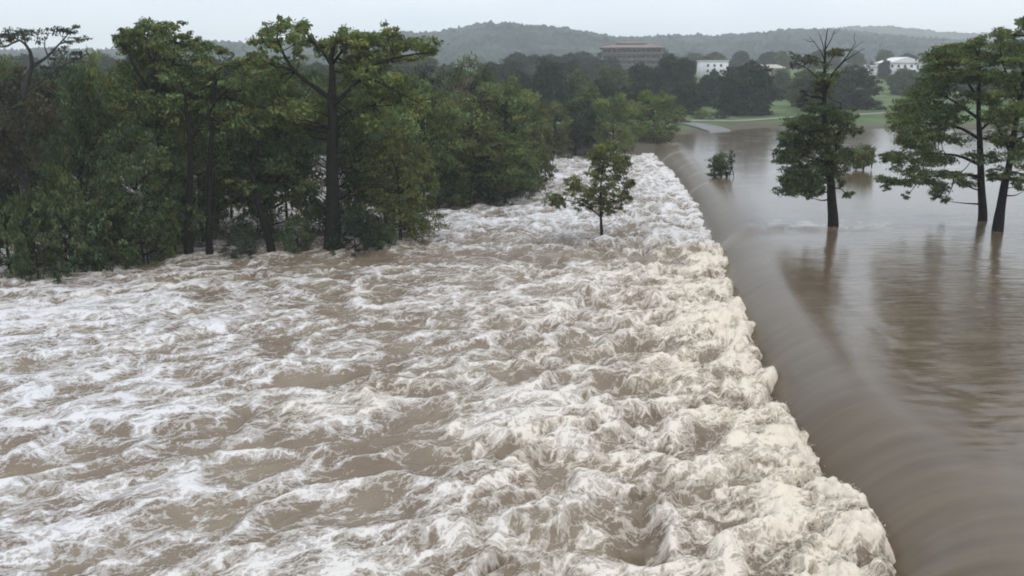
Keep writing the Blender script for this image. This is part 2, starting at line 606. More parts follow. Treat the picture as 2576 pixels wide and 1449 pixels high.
def build_rapids():
    ys = [8.0]
    while ys[-1] < 172:
        y = ys[-1]
        ys.append(y + min(max(y * y / 11.5 / 914 * 1.45, 0.055), 0.42))
    ys = np.array(ys)
    nc = 720
    f = np.linspace(0, 1, nc)
    f = f + 0.10 * np.sin(f * math.pi) * (1 - f) * 0 + 0.06 * np.sin(f * math.pi)       # a little denser towards the dam
    xl = np.maximum(-0.64 * ys - 3, -66)
    xr = crest_x(ys) + 2.6
    X = (xl[:, None] + (xr - xl)[:, None] * f[None, :]).astype(np.float32)
    Y = np.repeat(ys[:, None], nc, 1).astype(np.float32)
    s = X - crest_x(Y).astype(np.float32)                      # < 0 downstream

    far = sstep(58, 64, Y)                                      # beyond the kink the fall is a broad white sheet
    ca, sa = math.cos(FLOW_ANG), math.sin(FLOW_ANG)
    wx = X + 1.3 * fbm(X / 4.2, Y / 4.2, 41, 2)
    wy = Y + 1.3 * fbm(X / 4.2 + 31, Y / 4.2 + 7, 43, 2)
    a = wx * ca + wy * sa
    b = -wx * sa + wy * ca
    a2 = a + 0.30 * pn(a / 1.3, b / 1.0, 51)
    b2 = b + 0.30 * pn(a / 1.3 + 9, b / 1.0 + 3, 53)
    r0 = ridge(a / 4.2, b / 2.2, 60)
    r1 = ridge(a2 / 1.9, b2 / 1.1, 61)
    r2 = fbm(a2 / 0.8, b2 / 0.55, 62, 2)
    r3 = fbm(X / 0.30, Y / 0.26, 63, 2)
    nl = fbm(a / 7.0, b / 3.4, 65, 2)
    # ---- heights
    swell = nl * 0.20 + (r0 - 0.55) * 0.36 + (r1 - 0.55) * 0.24 + r2 * 0.050 + r3 * 0.016
    amp = 0.70 + 0.75 * np.exp(-((s + 6) / 5.0) ** 2)
    Z = WATER_LOW + swell * amp * (1 + 0.2 * far)
    # the boil at the foot of the fall: torn crests, stretched away from the dam
    ex = X + 0.5 * pn(X / 1.4, Y / 1.1, 74) + 0.22 * pn(X / 0.5, Y / 0.45, 76)
    ey = Y + 0.5 * pn(X / 1.4 + 5, Y / 1.1, 75) + 0.22 * pn(X / 0.5 + 3, Y / 0.45, 77)
    t1 = ridge(ex / 2.3, ey / 1.25, 70)
    t2 = fbm(ex / 0.75, ey / 0.55, 71, 4, 0.62)
    t3 = ridge(ex / 0.8, ey / 0.5, 72)
    t4 = pn(ex / 0.20, ey / 0.15, 73)
    torn = (t1 - 0.5) * 0.70 + t2 * 0.20 + (t3 - 0.5) * 0.14 + t4 * 0.035 + 0.05 * fbm(X / 0.16, Y / 0.14, 79, 2)
    boil = np.exp(-np.clip(-s - 0.7, 0, 99) / 3.0)
    lvl = 0.12 + 0.18 * pn(Y / 3.1, Y * 0 + 0.5, 78)
    z_roll = lvl * np.exp(-np.clip(-s - 0.9, 0, 99) / 4.5) + boil * torn * 0.56 + 0.25 * boil * nl
    Z = Z + z_roll * (1 - 0.68 * far)
    sheet = far * np.exp(-np.clip(-s, 0, 99) / 4.5)
    Z = Z + 0.05 * far * np.exp(-((s + 3.0) / 3.0) ** 2)
    # ragged upper edge: dips under the smooth overflow
    edge = 0.0 + 0.42 * pn(Y / 2.6, Y * 0 + 3.3, 81) + 0.30 * pn(ey / 0.85, ex / 2.2, 82) + 0.16 * pn(ey / 0.34, ex / 0.8, 83)
    edge = np.minimum(edge, 0.42) * (1 - 0.35 * far)
    Z = Z - np.clip(s - edge, 0, 9) ** 1.1 * 1.9
    # bow waves, holes and mounds seen below the dam
    for (px, py, rx, ry, h) in ((1650, 1215, 1.1, 0.45, -0.42), (1500, 1290, 1.8, 0.5, 0.38), (1760, 1290, 0.9, 0.35, -0.38), (1340, 1330, 1.7, 0.5, 0.30),
                                (1640, 990, 0.5, 0.3, -0.32), (1600, 1090, 0.9, 0.4, -0.25), (1180, 1160, 0.4, 0.18, -0.25), (1900, 1240, 1.6, 0.9, 0.30),
                                (1100, 1350, 1.6, 0.4, 0.22), (1700, 640, 2.2, 1.0, 0.3), (1660, 700, 1.4, 0.7, -0.3), (700, 930, 2.4, 0.9, 0.2), (960, 960, 1.6, 0.8, 0.18)):
        Z = Z + h * blob(X, Y, px, py, rx, ry)
    Z = Z - 0.5 * blob(X, Y, 1938, 945, 0.40, 0.45, -0.9)
    # choppy sideways push makes crests lean downstream
    gz_y, gz_x = np.gradient(Z)
    sl_x = np.clip(gz_x / np.maximum(np.gradient(X, axis=1), 1e-3), -1.5, 1.5)
    sl_y = np.clip(gz_y / np.maximum(np.gradient(Y, axis=0), 1e-3), -1.5, 1.5)
    k = 0.03 + 0.02 * boil
    # ---- how much foam lies where
    left = sstep(-3, -22, X) * sstep(60, 30, Y)
    cov = -0.195 + 0.42 * (r0 - 0.58) + 0.13 * fbm(a / 8, b / 4.2, 91, 2) + 0.13 * fbm(a / 2.6, b / 1.4, 92, 2)
    cov = cov + 0.12 * left
    cov = cov + 0.17 * np.exp(-np.clip(-s - 1.0, 0, 99) / 2.0) + 0.20 * np.exp(-np.clip(-s - 1.0, 0, 99) / 7.0)
    cov = cov + 0.10 * sheet - 0.10 * far + 0.30 * far * fbm((a + b * 0.3) / 7.0, b / 2.0, 93, 3) * np.exp(-((s + 8) / 6.0) ** 2)
    for (px, py, rx, ry, h) in ((1120, 560, 7, 5, 0.36), (1300, 530, 8, 7, 0.24), (1450, 560, 5, 6, 0.10), (1420, 430, 5, 16, 0.20), (200, 760, 10, 4, 0.25), (60, 790, 7, 5, 0.25), (120, 960, 5, 3, 0.2),
                                (1250, 645, 16, 2.4, -0.30), (1600, 655, 5, 2.4, -0.35), (900, 655, 9, 2.8, -0.25), (1500, 608, 6, 1.8, -0.25), (480, 690, 10, 2.0, -0.1), (1640, 512, 3, 3.5, -0.35), (1590, 575, 4, 2.2, -0.35),
                                (750, 960, 4, 1.2, -0.25), (960, 950, 2, 1.0, -0.4), (950, 800, 4, 1.2, -0.35), (850, 1110, 3.6, 0.9, -0.35), (640, 780, 4, 1.2, -0.2), (1250, 900, 6, 3, -0.1),
                                (250, 1270, 1.8, 0.45, -0.35), (560, 1060, 2.6, 0.8, -0.2), (1000, 1130, 3.0, 0.8, -0.3), (1650, 1215, 0.9, 0.35, -0.6), (1760, 1295, 0.7, 0.25, -0.6), (1640, 990, 0.4, 0.25, -0.5),
                                (500, 1240, 4, 0.7, 0.3), (300, 1330, 4, 0.7, 0.28), (600, 900, 3, 3, 0.15), (1450, 1300, 1.2, 0.5, 0.3)):
        cov = cov + h * blob(X, Y, px, py, rx, ry)
    cov = cov + 0.40 * np.exp(-((X - 5.9) / 1.2) ** 2 - ((Y - 63.2) / 0.6) ** 2)
    Z = Z + 0.22 * np.exp(-((X - 6.4) / 0.45) ** 2 - ((Y - 63.4) / 0.4) ** 2)
    cov = cov + 0.40 * boil * (torn / 0.30).clip(-1.6, 0.7) + 0.12 * (swell / 0.2).clip(-2, 2)
    cream = np.clip(0.95 * np.exp(-np.clip(-s, 0, 99) / 9.0) * (1 - 0.75 * far) + 0.35 * sstep(0.0, 1.0, fbm(a / 6, b / 3, 97, 2)) * (1 - 0.8 * far) + 0.22 * (1 - 0.7 * far), 0, 1)
    cream *= 1 - 0.6 * left
    Xo = X - sl_x * k
    Yo = Y - sl_y * k
    V = np.stack([Xo, Yo, Z], -1).reshape(-1, 3)
    Fc = grid_faces(len(ys), nc)
    keep = (s.reshape(-1)[Fc[:, 0]] < 2.4)
    me = mesh_np("river_water", V, Fc[keep], mat_rapids(), True)
    set_attr(me, "cover", cov)
    set_attr(me, "cream", cream)
    set_attr(me, "lumpy", boil)
    tag(link("river_water", me), kind="structure", label="churning brown and white flood water below the low dam")
    print("rapids verts", V.shape[0])
    # ---- spray thrown up along the foot of the fall: countless small flecks
    r = np.random.default_rng(77)
    sv = s.reshape(-1)
    yy = Y.reshape(-1)
    w = np.where((sv > -4.5) & (sv < 0.15) & (yy < 70), np.exp(-np.abs(sv + 0.4) / 1.3) * np.clip(torn.reshape(-1) + 0.25, 0, 1) ** 2, 0)
    w = w * np.sqrt(np.gradient(ys))[:, None].repeat(nc, 1).reshape(-1)
    n = 14000
    idx = r.choice(len(w), n, p=w / w.sum())
    c = V[idx] + np.concatenate([r.normal(0, 0.07, (n, 2)), np.abs(r.normal(0, 0.06, (n, 1)))], 1)
    size = r.uniform(0.004, 0.014, n)[:, None, None] * (0.7 + yy[idx] / 60)[:, None, None]
    octa = np.array([[1, 0, 0], [-1, 0, 0], [0, 1, 0], [0, -1, 0], [0, 0, 1], [0, 0, -1]], float)
    vv = c[:, None, :] + octa[None] * size * r.uniform(0.6, 1.4, (n, 6, 1)) * np.array([1.4, 1, 0.9])
    tri = np.array([[0, 2, 4], [2, 1, 4], [1, 3, 4], [3, 0, 4], [2, 0, 5], [1, 2, 5], [3, 1, 5], [0, 3, 5]])
    ff = (tri[None] + (np.arange(n) * 6)[:, None, None]).reshape(-1, 3)
    sm = simple_mat("spray_white", (0.74, 0.69, 0.61), 0.7, 0.08, 2.0, 0.3)
    tag(link("spray", mesh_np("spray", vv.reshape(-1, 3), ff, sm, True)), kind="stuff", label="flecks of spray along the foot of the overflow")


build_rapids()


# ------------------------------------------------------------------ smooth water above and over the dam
def build_lake():
    ys = [8.0]
    while ys[-1] < 215:
        y = ys[-1]
        ys.append(y + min(max(y * y / 10 / 914 * 2.2, 0.10), 0.8))
    ys = np.array(ys)
    f = np.linspace(0, 1, 300) ** 1.7
    xl = crest_x(ys) - 2.2
    xr = np.maximum(0.72 * ys + 8, crest_x(ys) + 22)
    xr = np.minimum(xr, 170)
    X = (xl[:, None] + (xr - xl)[:, None] * f[None, :]).astype(np.float32)
    Y = np.repeat(ys[:, None], len(f), 1).astype(np.float32)
    s = X - crest_x(Y).astype(np.float32)
    # the near sheet lies a little lower than the far one; a ragged standing wave marks the step
    line = 60.8 + 0.9 * pn(X / 5.0, X * 0 + 2, 101) + 0.04 * (X - 14)
    d = Y - line
    fade = np.exp(-np.clip(X - 15, 0, 99) / 9.0)
    base = -0.28 * sstep(2.0, -1.6, d) * fade
    brk = 0.55 + 0.9 * pn(X / 1.3, Y / 1.0, 103)
    Z = base + 0.20 * np.exp(-((d - 0.6) / 0.9) ** 2) * fade * brk + 0.06 * np.sin(d * 3.4 + 1.5 * pn(X / 2.0, Y / 2.0, 123)) * np.exp(-((d - 2.2) / 2.2) ** 2) * fade * brk
    lip = 3.3 + 0.25 * pn(Y / 7, Y * 0 + 1.7, 104) * sstep(75, 45, Y)
    u = np.clip((lip - s) / 3.6, 0, 3)
    drop = 1.95 * u ** 2.4
    Z = Z - drop
    # long flow streaks down the overflow
    on = sstep(6.0, 1.5, s)
    Z = Z + on * sstep(75, 45, Y) * (0.015 * pn(Y / 0.62 + s * 0.10, s / 5.0, 105) * (0.6 + 0.8 * pn(Y / 3.3, s / 6.0, 119)) + 0.007 * pn(Y / 0.22, s / 3.0, 106))
    # larger current boils above the dam
    Z = Z + (1 - on) * (0.003 + 0.020 * sstep(75, 28, Y)) * fbm(X / 1.5 + 0.15 * Y, Y / 0.75, 107, 3) + (1 - on) * (0.004 + 0.010 * sstep(75, 28, Y)) * fbm(X / 6.0, Y / 3.0, 109, 2)
    calm = (0.12 + 0.88 * sstep(2.0, 10.0, s)) * (0.18 + 0.82 * sstep(85, 35, Y))
    foam = 1.2 * np.exp(-((d - 1.8) / 2.2) ** 2) * fade * sstep(0.05, 0.75, fbm(X / 1.5, Y / 0.7, 111, 4, 0.6) + 0.10)
    foam = foam * sstep(2.0, 6.0, s)
    foam = foam + 0.25 * np.exp(-((d + 0.0) / 0.7) ** 2) * np.exp(-((s - 0.8) / 1.2) ** 2)
    for (tx, ty) in ((21.7, 61.5), (33.2, 64.0), (32.0, 60.0), (21.2, 92.5), (38.2, 100.0)):      # broken water round the drowned trunks
        nz = 0.5 + 0.8 * pn(X / 0.35, Y / 0.2, 121)
        foam = foam + 0.40 * np.exp(-((X - tx) / 0.55) ** 2 - ((Y - ty) / 0.5) ** 2) * nz
        tail = np.clip(tx - X, 0, 9)
        for sg in (-1, 1):
            foam = foam + 0.22 * np.exp(-((Y - ty + 0.25 * sg * tail) / (0.16 + 0.05 * tail)) ** 2 - tail / 2.2) * (X < tx) * nz
    Z = Z + 0.05 * np.sin(Y * 4.5 + 0.5 * X) * np.exp(-((Y - 66.5) / 1.3) ** 2 - ((X - 30) / 4.5) ** 2)
    foam = foam + 0.32 * sstep(0.25, 0.9, fbm(X / 7.0, Y / 3.0, 125, 4, 0.6)) * sstep(75, 100, Y)  # pale chop and sheen of the far lake, put into the colour
    foam = np.clip(foam, 0, 1) * sstep(-1.0, 0.3, s)
    V = np.stack([X, Y, Z], -1).reshape(-1, 3)
    me = mesh_np("lake_water", V, grid_faces(len(ys), len(f)), mat_lake(), True)
    set_attr(me, "foam", np.clip(foam, 0, 1))  # also carries the painted far sheen
    set_attr(me, "smooth", sstep(0.5, 5.5, s) * 0.3)
    set_attr(me, "calm", calm)
    set_attr(me, "silt", 0.5 + 0.5 * np.clip(0.7 * on * pn(Y / 0.7 + s * 0.12, s / 7.0, 113) + 0.5 * on * pn(Y / 0.25 + s * 0.1, s / 5.0, 115) + (1 - on) * fbm(X / 3.0 + 0.2 * Y, Y / 1.2, 117, 3), -1, 1) * sstep(95, 50, Y))
    tag(link("lake_water", me), kind="structure", label="smooth brown flood water sliding over the low dam")
    print("lake verts", V.shape[0])


build_lake()


# ------------------------------------------------------------------ footpath on the far bank
def strip_on_ground(name, pts, width, lift, mat, label):
    """A strip of given width (m) draped on the ground along plan points."""
    P2 = []
    for (x0, y0), (x1, y1) in zip(pts[:-1], pts[1:]):
        n = max(2, int(math.hypot(x1 - x0, y1 - y0) / 2))
        for i in range(n):
            P2.append((x0 + (x1 - x0) * i / n, y0 + (y1 - y0) * i / n))
    P2.append(pts[-1])
    P2 = np.array(P2)
    for _ in range(6):
        P2[1:-1] = (P2[:-2] + P2[1:-1] * 2 + P2[2:]) / 4
    t = np.gradient(P2, axis=0)
    t /= np.linalg.norm(t, axis=1)[:, None]
    nrm = np.stack([-t[:, 1], t[:, 0]], 1)
    rows = []
    for o in (-0.5, -0.17, 0.17, 0.5):
        q = P2 + nrm * (o * width)
        rows.append(np.concatenate([q, (ground_z(q[:, 0], q[:, 1]) + lift)[:, None]], 1))
    V = np.stack(rows, 1).reshape(-1, 3)
    me = mesh_np(name, V, grid_faces(len(P2), 4), mat, True)
    return tag(link(name, me), kind="structure", label=label)


CONC = simple_mat("wet_concrete", (0.15, 0.145, 0.15), 0.6, 0.15, 0.8, 0.4)
def on_ground(px, py):
    Y = 120.0
    while Y < 700:
        p = P(px, py, Y)
        if p[2] <= float(ground_z(p[0], p[1])):
            return p[0], p[1]
        Y += 0.5
    return p[0], p[1]


strip_on_ground("footpath", [on_ground(*q) for q in ((1690, 306), (1780, 304), (1890, 303), (1960, 298), (2050, 295), (2180, 288), (2260, 283), (2340, 280), (2560, 276))], 3.0, 0.12,
                simple_mat("pale_path", (0.24, 0.245, 0.20), 0.8, 0.15, 0.6, 0.3), "pale footpath along the grassy far bank")
strip_on_ground("boat_ramp", [on_ground(*q) for q in ((1700, 309), (1745, 312), (1780, 320))] + [G(1830, 336, -0.1)], 5.5, 0.16, CONC, "grey concrete ramp running down into the flood water")


# ------------------------------------------------------------------ trees
def smooth_line(pts, sub=4):
    pts = np.asarray(pts, float)
    if len(pts) < 3:
        t = np.linspace(0, 1, sub + 1)[:, None]
        return pts[0] + (pts[-1] - pts[0]) * t
    p = np.vstack([2 * pts[0] - pts[1], pts, 2 * pts[-1] - pts[-2]])
    out = []
    for i in range(1, len(p) - 2):
        for k in range(sub):
            t = k / sub
            out.append(0.5 * ((2 * p[i]) + (p[i + 1] - p[i - 1]) * t + (2 * p[i - 1] - 5 * p[i] + 4 * p[i + 1] - p[i + 2]) * t * t + (3 * p[i] - p[i - 1] - 3 * p[i + 1] + p[i + 2]) * t ** 3))
    out.append(pts[-1])
    return np.array(out)


class Tubes:
    def __init__(self):
        self.v, self.f, self.n = [], [], 0
        self.nodes = []

    def add(self, pts, r0, r1, sides=7, wob=0.0, flare=0.0, sub=4):
        L = smooth_line(pts, sub)
        n = len(L)
        if wob:
            L = L + rng.normal(0, wob, L.shape) * np.linspace(0, 1, n)[:, None]
        T = np.gradient(L, axis=0)
        T /= np.linalg.norm(T, axis=1)[:, None] + 1e-9
        ref = np.array([0.31, 0.93, 0.17])
        A = np.cross(T, ref)
        A /= np.linalg.norm(A, axis=1)[:, None] + 1e-9
        B = np.cross(T, A)
        tt = np.linspace(0, 1, n)
        r = r0 + (r1 - r0) * tt ** 0.8
        if flare:
            r = r * (1 + flare * np.exp(-tt * 9))
        th = np.linspace(0, 2 * math.pi, sides, endpoint=False)
        ring = L[:, None, :] + r[:, None, None] * (np.cos(th)[None, :, None] * A[:, None, :] + np.sin(th)[None, :, None] * B[:, None, :])
        self.v.append(ring.reshape(-1, 3))
        i = np.arange(n * sides).reshape(n, sides) + self.n
        j = np.roll(i, -1, 1)
        self.f.append(np.stack([i[:-1], j[:-1], j[1:], i[1:]], -1).reshape(-1, 4))
        self.n += n * sides
        self.nodes.append(np.concatenate([L, r[:, None]], 1))
        return L

    def mesh(self, name, mat):
        return mesh_np(name, np.vstack(self.v), np.vstack(self.f), mat, True)


def leaf_mesh(name, pads, leaf, per_m2, mat, droop=0.25, flat=1.0, spread=0.34, seed=1):
    """pads: rows of (x,y,z, rx,ry,rz). Every leaf spray is its own small bent diamond."""
    r = np.random.default_rng(seed)
    VV, CC = [], []
    for (x, y, z, rx, ry, rz) in pads:
        area = 4 * math.pi * ((rx * ry) ** 1.6 / 3 + (rx * rz) ** 1.6 / 3 + (ry * rz) ** 1.6 / 3) ** (1 / 1.6)
        n = max(12, int(area * per_m2))
        kcl = max(4, int(n / 26))
        d = r.normal(size=(kcl, 3))
        d /= np.linalg.norm(d, axis=1)[:, None]
        cr = r.random(kcl) ** 0.45
        cc = d * cr[:, None]
        pick = r.integers(0, kcl, n)
        loc = cc[pick] + r.normal(0, spread * 0.62, (n, 3)) * np.array([1, 1, 0.75])
        out = loc / (np.linalg.norm(loc, axis=1)[:, None] + 1e-6)
        pos = loc * np.array([rx, ry, rz]) + np.array([x, y, z])
        ax = out * 0.7 + r.normal(0, 0.55, (n, 3))
        ax[:, 2] = ax[:, 2] * flat - droop
        ax /= np.linalg.norm(ax, axis=1)[:, None]
        up = r.normal(0, 0.55, (n, 3))
        up[:, 2] += 0.9
        side = np.cross(ax, up)
        side /= np.linalg.norm(side, axis=1)[:, None] + 1e-6
        nr = np.cross(side, ax)
        ln = leaf * r.uniform(0.6, 1.35, n)[:, None]
        wd = ln * r.uniform(0.32, 0.55, n)[:, None]
        v0 = pos - ax * ln * 0.5
        v1 = pos + side * wd * 0.5 + nr * ln * 0.07
        v2 = pos + ax * ln * 0.5 - nr * ln * 0.10
        v3 = pos - side * wd * 0.5 + nr * ln * 0.07
        VV.append(np.stack([v0, v1, v2, v3], 1).reshape(-1, 3))
        cl = (1 + r.normal(0, 0.20, (kcl, 1))) * (1 + r.normal(0, 0.16))
        hue = r.normal(0, 0.10, (kcl, 1))
        c = np.concatenate([cl * (1 + hue), cl, cl * (1 - hue)], 1)[pick] * (1 + r.normal(0, 0.13, (n, 1)))
        CC.append(np.repeat(np.clip(c, 0.25, 2.1), 4, 0))
    V = np.vstack(VV)
    me = mesh_np(name, V, np.arange(len(V)).reshape(-1, 4), mat, False)
    set_col(me, "leaf_colour", np.vstack(CC))
    return me


STAT = {"leaf": 0}


def finish_tree(name, label, cat, base, tubes, crowns, bark=BARK, group=None):
    """crowns: list of (part_name, mesh, label)."""
    root = bpy.data.objects.new(name, None)
    COL.objects.link(root)
    root.location = base
    tag(root, label, cat, group)
    off = np.array(base)
    if tubes is not None:
        tubes.v = [v - off for v in tubes.v]
        link("trunk", tubes.mesh("trunk", bark), root)
    for part, me, lab in crowns:
        n = len(me.vertices)
        co = np.empty(n * 3, np.float32)
        me.vertices.foreach_get("co", co)
        me.vertices.foreach_set("co", (co.reshape(-1, 3) - off.astype(np.float32)).ravel())
        me.update()
        STAT["leaf"] += n // 4
        o = link(part, me, root)
        if lab:
            o["label"] = lab
    return root


def px_tree(name, label, cat, Y, trunk, limbs, pads, leaf, per_m2, mat, base_z=-3.2, depth=2.2, r_base=None, r_top=0.06, seed=3, twigs=True, droop=0.25,
            bark=BARK, extra=(), flare=0.5, back=0.0, group=None, padscale=1.3, tall=1.0, behind=0.0):
    """A tree modelled after a standing one: trunk, limbs and pads are given where the photo shows them, in the tree's own upright plane,
    then spread in depth so that the crown is round in plan."""
    r = np.random.default_rng(seed)
    m = M_PER_PX(Y)
    tb = Tubes()
    base_xy = P(trunk[0][0], trunk[0][1], Y)
    pts = [np.array([base_xy[0], Y, base_z])] + [P(q[0], q[1], Y) for q in trunk]
    tb.add(pts, r_base, r_top if len(trunk) > 1 else r_base * 0.6, 10, 0.01, flare)
    for lm in limbs:
        q, r0, r1, dy = lm
        L = [P(a, b, Y + dy * (i / max(1, len(q) - 1))) for i, (a, b) in enumerate(q)]
        tb.add(L, r0, r1, 6, 0.015)
    xs = [p[0] for p in pads]
    xm, hw = (min(xs) + max(xs)) / 2, max(1.0, (max(xs) - min(xs)) / 2)

    def rows(pads_):
        R = []
        for p in pads_:
            px, py, rx, ry = p[0] + r.normal(0, 0.18) * p[2], p[1] + r.normal(0, 0.30) * p[3], p[2] * r.uniform(0.8, 1.2), p[3] * r.uniform(0.75, 1.25)
            rx, ry = rx * padscale, ry * padscale
            room = depth * math.sqrt(max(0.15, 1 - ((px - xm) / (hw * 1.15)) ** 2))
            nrep = 1 + (1 if r.random() < back else 0)
            for k in range(nrep):
                dy = (r.uniform(-1, 1) + behind) * room if len(p) < 5 else p[4] + (r.uniform(-1, 1) * room if k else 0)
                c = P(px, py, Y + dy)
                if k:
                    c = c + np.array([r.normal(0, rx * m * 0.4), 0, r.normal(0, ry * m * 0.4)])
                R.append((c[0], c[1], c[2], rx * m, rx * m * r.uniform(0.8, 1.1), ry * m * tall))
        return R
    rows_main = rows(pads)
    rows_extra = [(nm, rows(pp), mt, lf, dn, lab) for nm, pp, mt, lf, dn, lab in extra]
    if twigs:
        nodes = np.vstack(tb.nodes)
        for R in rows_main + [q for e in rows_extra for q in e[1]]:
            c = np.array(R[:3])
            d = np.linalg.norm(nodes[:, :3] - c, axis=1) + np.clip(nodes[:, 2] - c[2], 0, 9) * 0.5
            j = int(np.argmin(d))
            st = nodes[j, :3]
            if np.linalg.norm(st - c) > 0.25:
                midp = (st + c) / 2 + np.array([0, 0, -0.02 * np.linalg.norm(st - c)]) + r.normal(0, 0.08, 3)
                tb.add([st, midp, c], min(nodes[j, 3] * 0.6, 0.05 + 0.012 * np.linalg.norm(st - c)), 0.015, 5, 0.01, sub=3)
    crowns = [("crown", leaf_mesh("crown", rows_main, leaf, per_m2, mat, droop, seed=seed), None)]
    for nm, rr, mt, lf, dn, lab in rows_extra:
        crowns.append((nm, leaf_mesh(nm, rr, lf, dn, mt, droop, seed=seed + 50), lab))
    return finish_tree(name, label, cat, (base_xy[0], Y, base_z), tb, crowns, bark, group)


# ---- the tall bald cypress in the grove
Yb = 60.5
px_tree("cypress_tree", "tallest cypress in the grove, flat spreading top and long bare trunk rising from the flood", "tree", Yb,
        [(836, 622), (838, 520), (835, 400), (838, 310), (834, 245), (836, 205), (834, 150), (840, 110)],
        [([(836, 262), (821, 241), (778, 210), (743, 181), (720, 148), (708, 122), (696, 90)], 0.20, 0.05, -1.2),
         ([(743, 181), (716, 170), (690, 166), (660, 150)], 0.09, 0.03, -1.8),
         ([(834, 165), (812, 132), (798, 118), (766, 78)], 0.13, 0.04, 0.8),
         ([(834, 165), (862, 128), (900, 105), (930, 82)], 0.13, 0.04, 1.4),
         ([(838, 262), (858, 246), (886, 218), (940, 165), (1010, 142), (1085, 132)], 0.19, 0.04, -1.5),
         ([(840, 325), (848, 305), (872, 283), (905, 270), (940, 266)], 0.17, 0.05, 1.5),
         ([(900, 205), (937, 200), (990, 226), (1050, 256)], 0.11, 0.03, -2.2),
         ([(838, 330), (815, 315), (780, 305), (745, 300)], 0.10, 0.03, -1.6),
         ([(838, 410), (855, 398), (868, 392)], 0.07, 0.03, 0.3)],
        [(648, 92, 22, 13), (672, 75, 26, 14), (700, 68, 26, 12), (728, 84, 30, 15), (762, 76, 24, 17), (700, 108, 24, 12), (660, 120, 24, 10), (790, 105, 20, 12), (642, 150, 26, 12), (680, 160, 30, 9),
         (820, 120, 22, 12), (846, 104, 24, 13), (874, 92, 26, 12), (905, 98, 30, 14), (938, 88, 26, 12), (968, 84, 22, 11), (996, 96, 26, 12), (1020, 116, 34, 13), (1060, 124, 32, 11), (1086, 130, 16, 7),
         (880, 122, 30, 12), (930, 122, 34, 13), (975, 122, 34, 13), (900, 146, 26, 12), (950, 150, 34, 12), (1000, 146, 28, 9), (866, 160, 22, 12),
         (905, 180, 32, 14), (955, 185, 34, 14), (1000, 205, 28, 13), (880, 205, 24, 13), (925, 225, 34, 15), (975, 245, 34, 14), (1030, 250, 30, 12), (1065, 262, 22, 10),
         (832, 235, 22, 14), (812, 262, 24, 13), (780, 275, 30, 14), (745, 282, 34, 15), (720, 300, 26, 14), (770, 302, 34, 16), (805, 315, 24, 14), (760, 326, 26, 12),
         (890, 262, 26, 12), (930, 282, 32, 14), (960, 300, 30, 14), (900, 310, 24, 12), (700, 200, 22, 10), (756, 140, 20, 9), (740, 112, 18, 9)],
        0.30, 34, LEAF["bright"], depth=3.2, r_base=0.60, r_top=0.11, seed=11, back=1.0, padscale=1.15, behind=0.6, tall=1.45)

# ---- the cypress with the bare dead top, far left
px_tree("bare_topped_tree", "tree at the grove's outer end with wide bare grey limbs above its rusty leaves", "tree", 53.5,
        [(72, 668), (66, 520), (58, 400), (56, 320), (62, 230), (72, 190), (81, 168)],
        [([(81, 168), (78, 140), (70, 120), (48, 102), (10, 118), (-30, 110)], 0.13, 0.03, -0.8),
         ([(81, 168), (100, 155), (120, 142), (150, 110), (182, 72)], 0.13, 0.03, 0.6),
         ([(150, 110), (176, 104), (206, 100)], 0.05, 0.02, 0.8),
         ([(120, 142), (112, 108), (124, 82)], 0.05, 0.02, 1.0),
         ([(70, 122), (60, 92), (76, 80)], 0.05, 0.02, -1.0),
         ([(48, 102), (20, 86), (-6, 88)], 0.05, 0.02, -0.6),
         ([(62, 230), (110, 200), (150, 170), (196, 150)], 0.09, 0.02, 1.0),
         ([(58, 330), (20, 280), (-20, 240)], 0.10, 0.03, -1.0),
         ([(58, 360), (100, 300), (140, 270)], 0.10, 0.03, -1.2)],
        [(20, 210, 40, 22), (60, 200, 36, 20), (95, 215, 36, 22), (10, 260, 44, 26), (55, 262, 40, 26), (100, 265, 36, 26), (-40, 240, 40, 26), (30, 320, 44, 30), (85, 330, 40, 28), (-30, 320, 46, 30), (120, 300, 34, 22),
         (10, 380, 44, 30), (60, 400, 40, 28)],
        0.26, 34, LEAF["brown"], depth=2.6, r_base=0.33, r_top=0.12, seed=21, back=0.3, bark=DEADWOOD,
        extra=(("thin_foliage", [(6, 92, 26, 8), (40, 88, 28, 9), (72, 84, 24, 8), (95, 96, 20, 8), (122, 84, 22, 7), (150, 76, 22, 8), (180, 72, 18, 6), (200, 98, 16, 6), (168, 104, 20, 6), (-10, 112, 24, 8), (150, 128, 24, 7),
                                 (190, 148, 24, 7), (120, 160, 24, 8)], LEAF["grey"], 0.20, 26, "thin grey green leaves at the limb ends"),), tall=1.5, padscale=1.15)

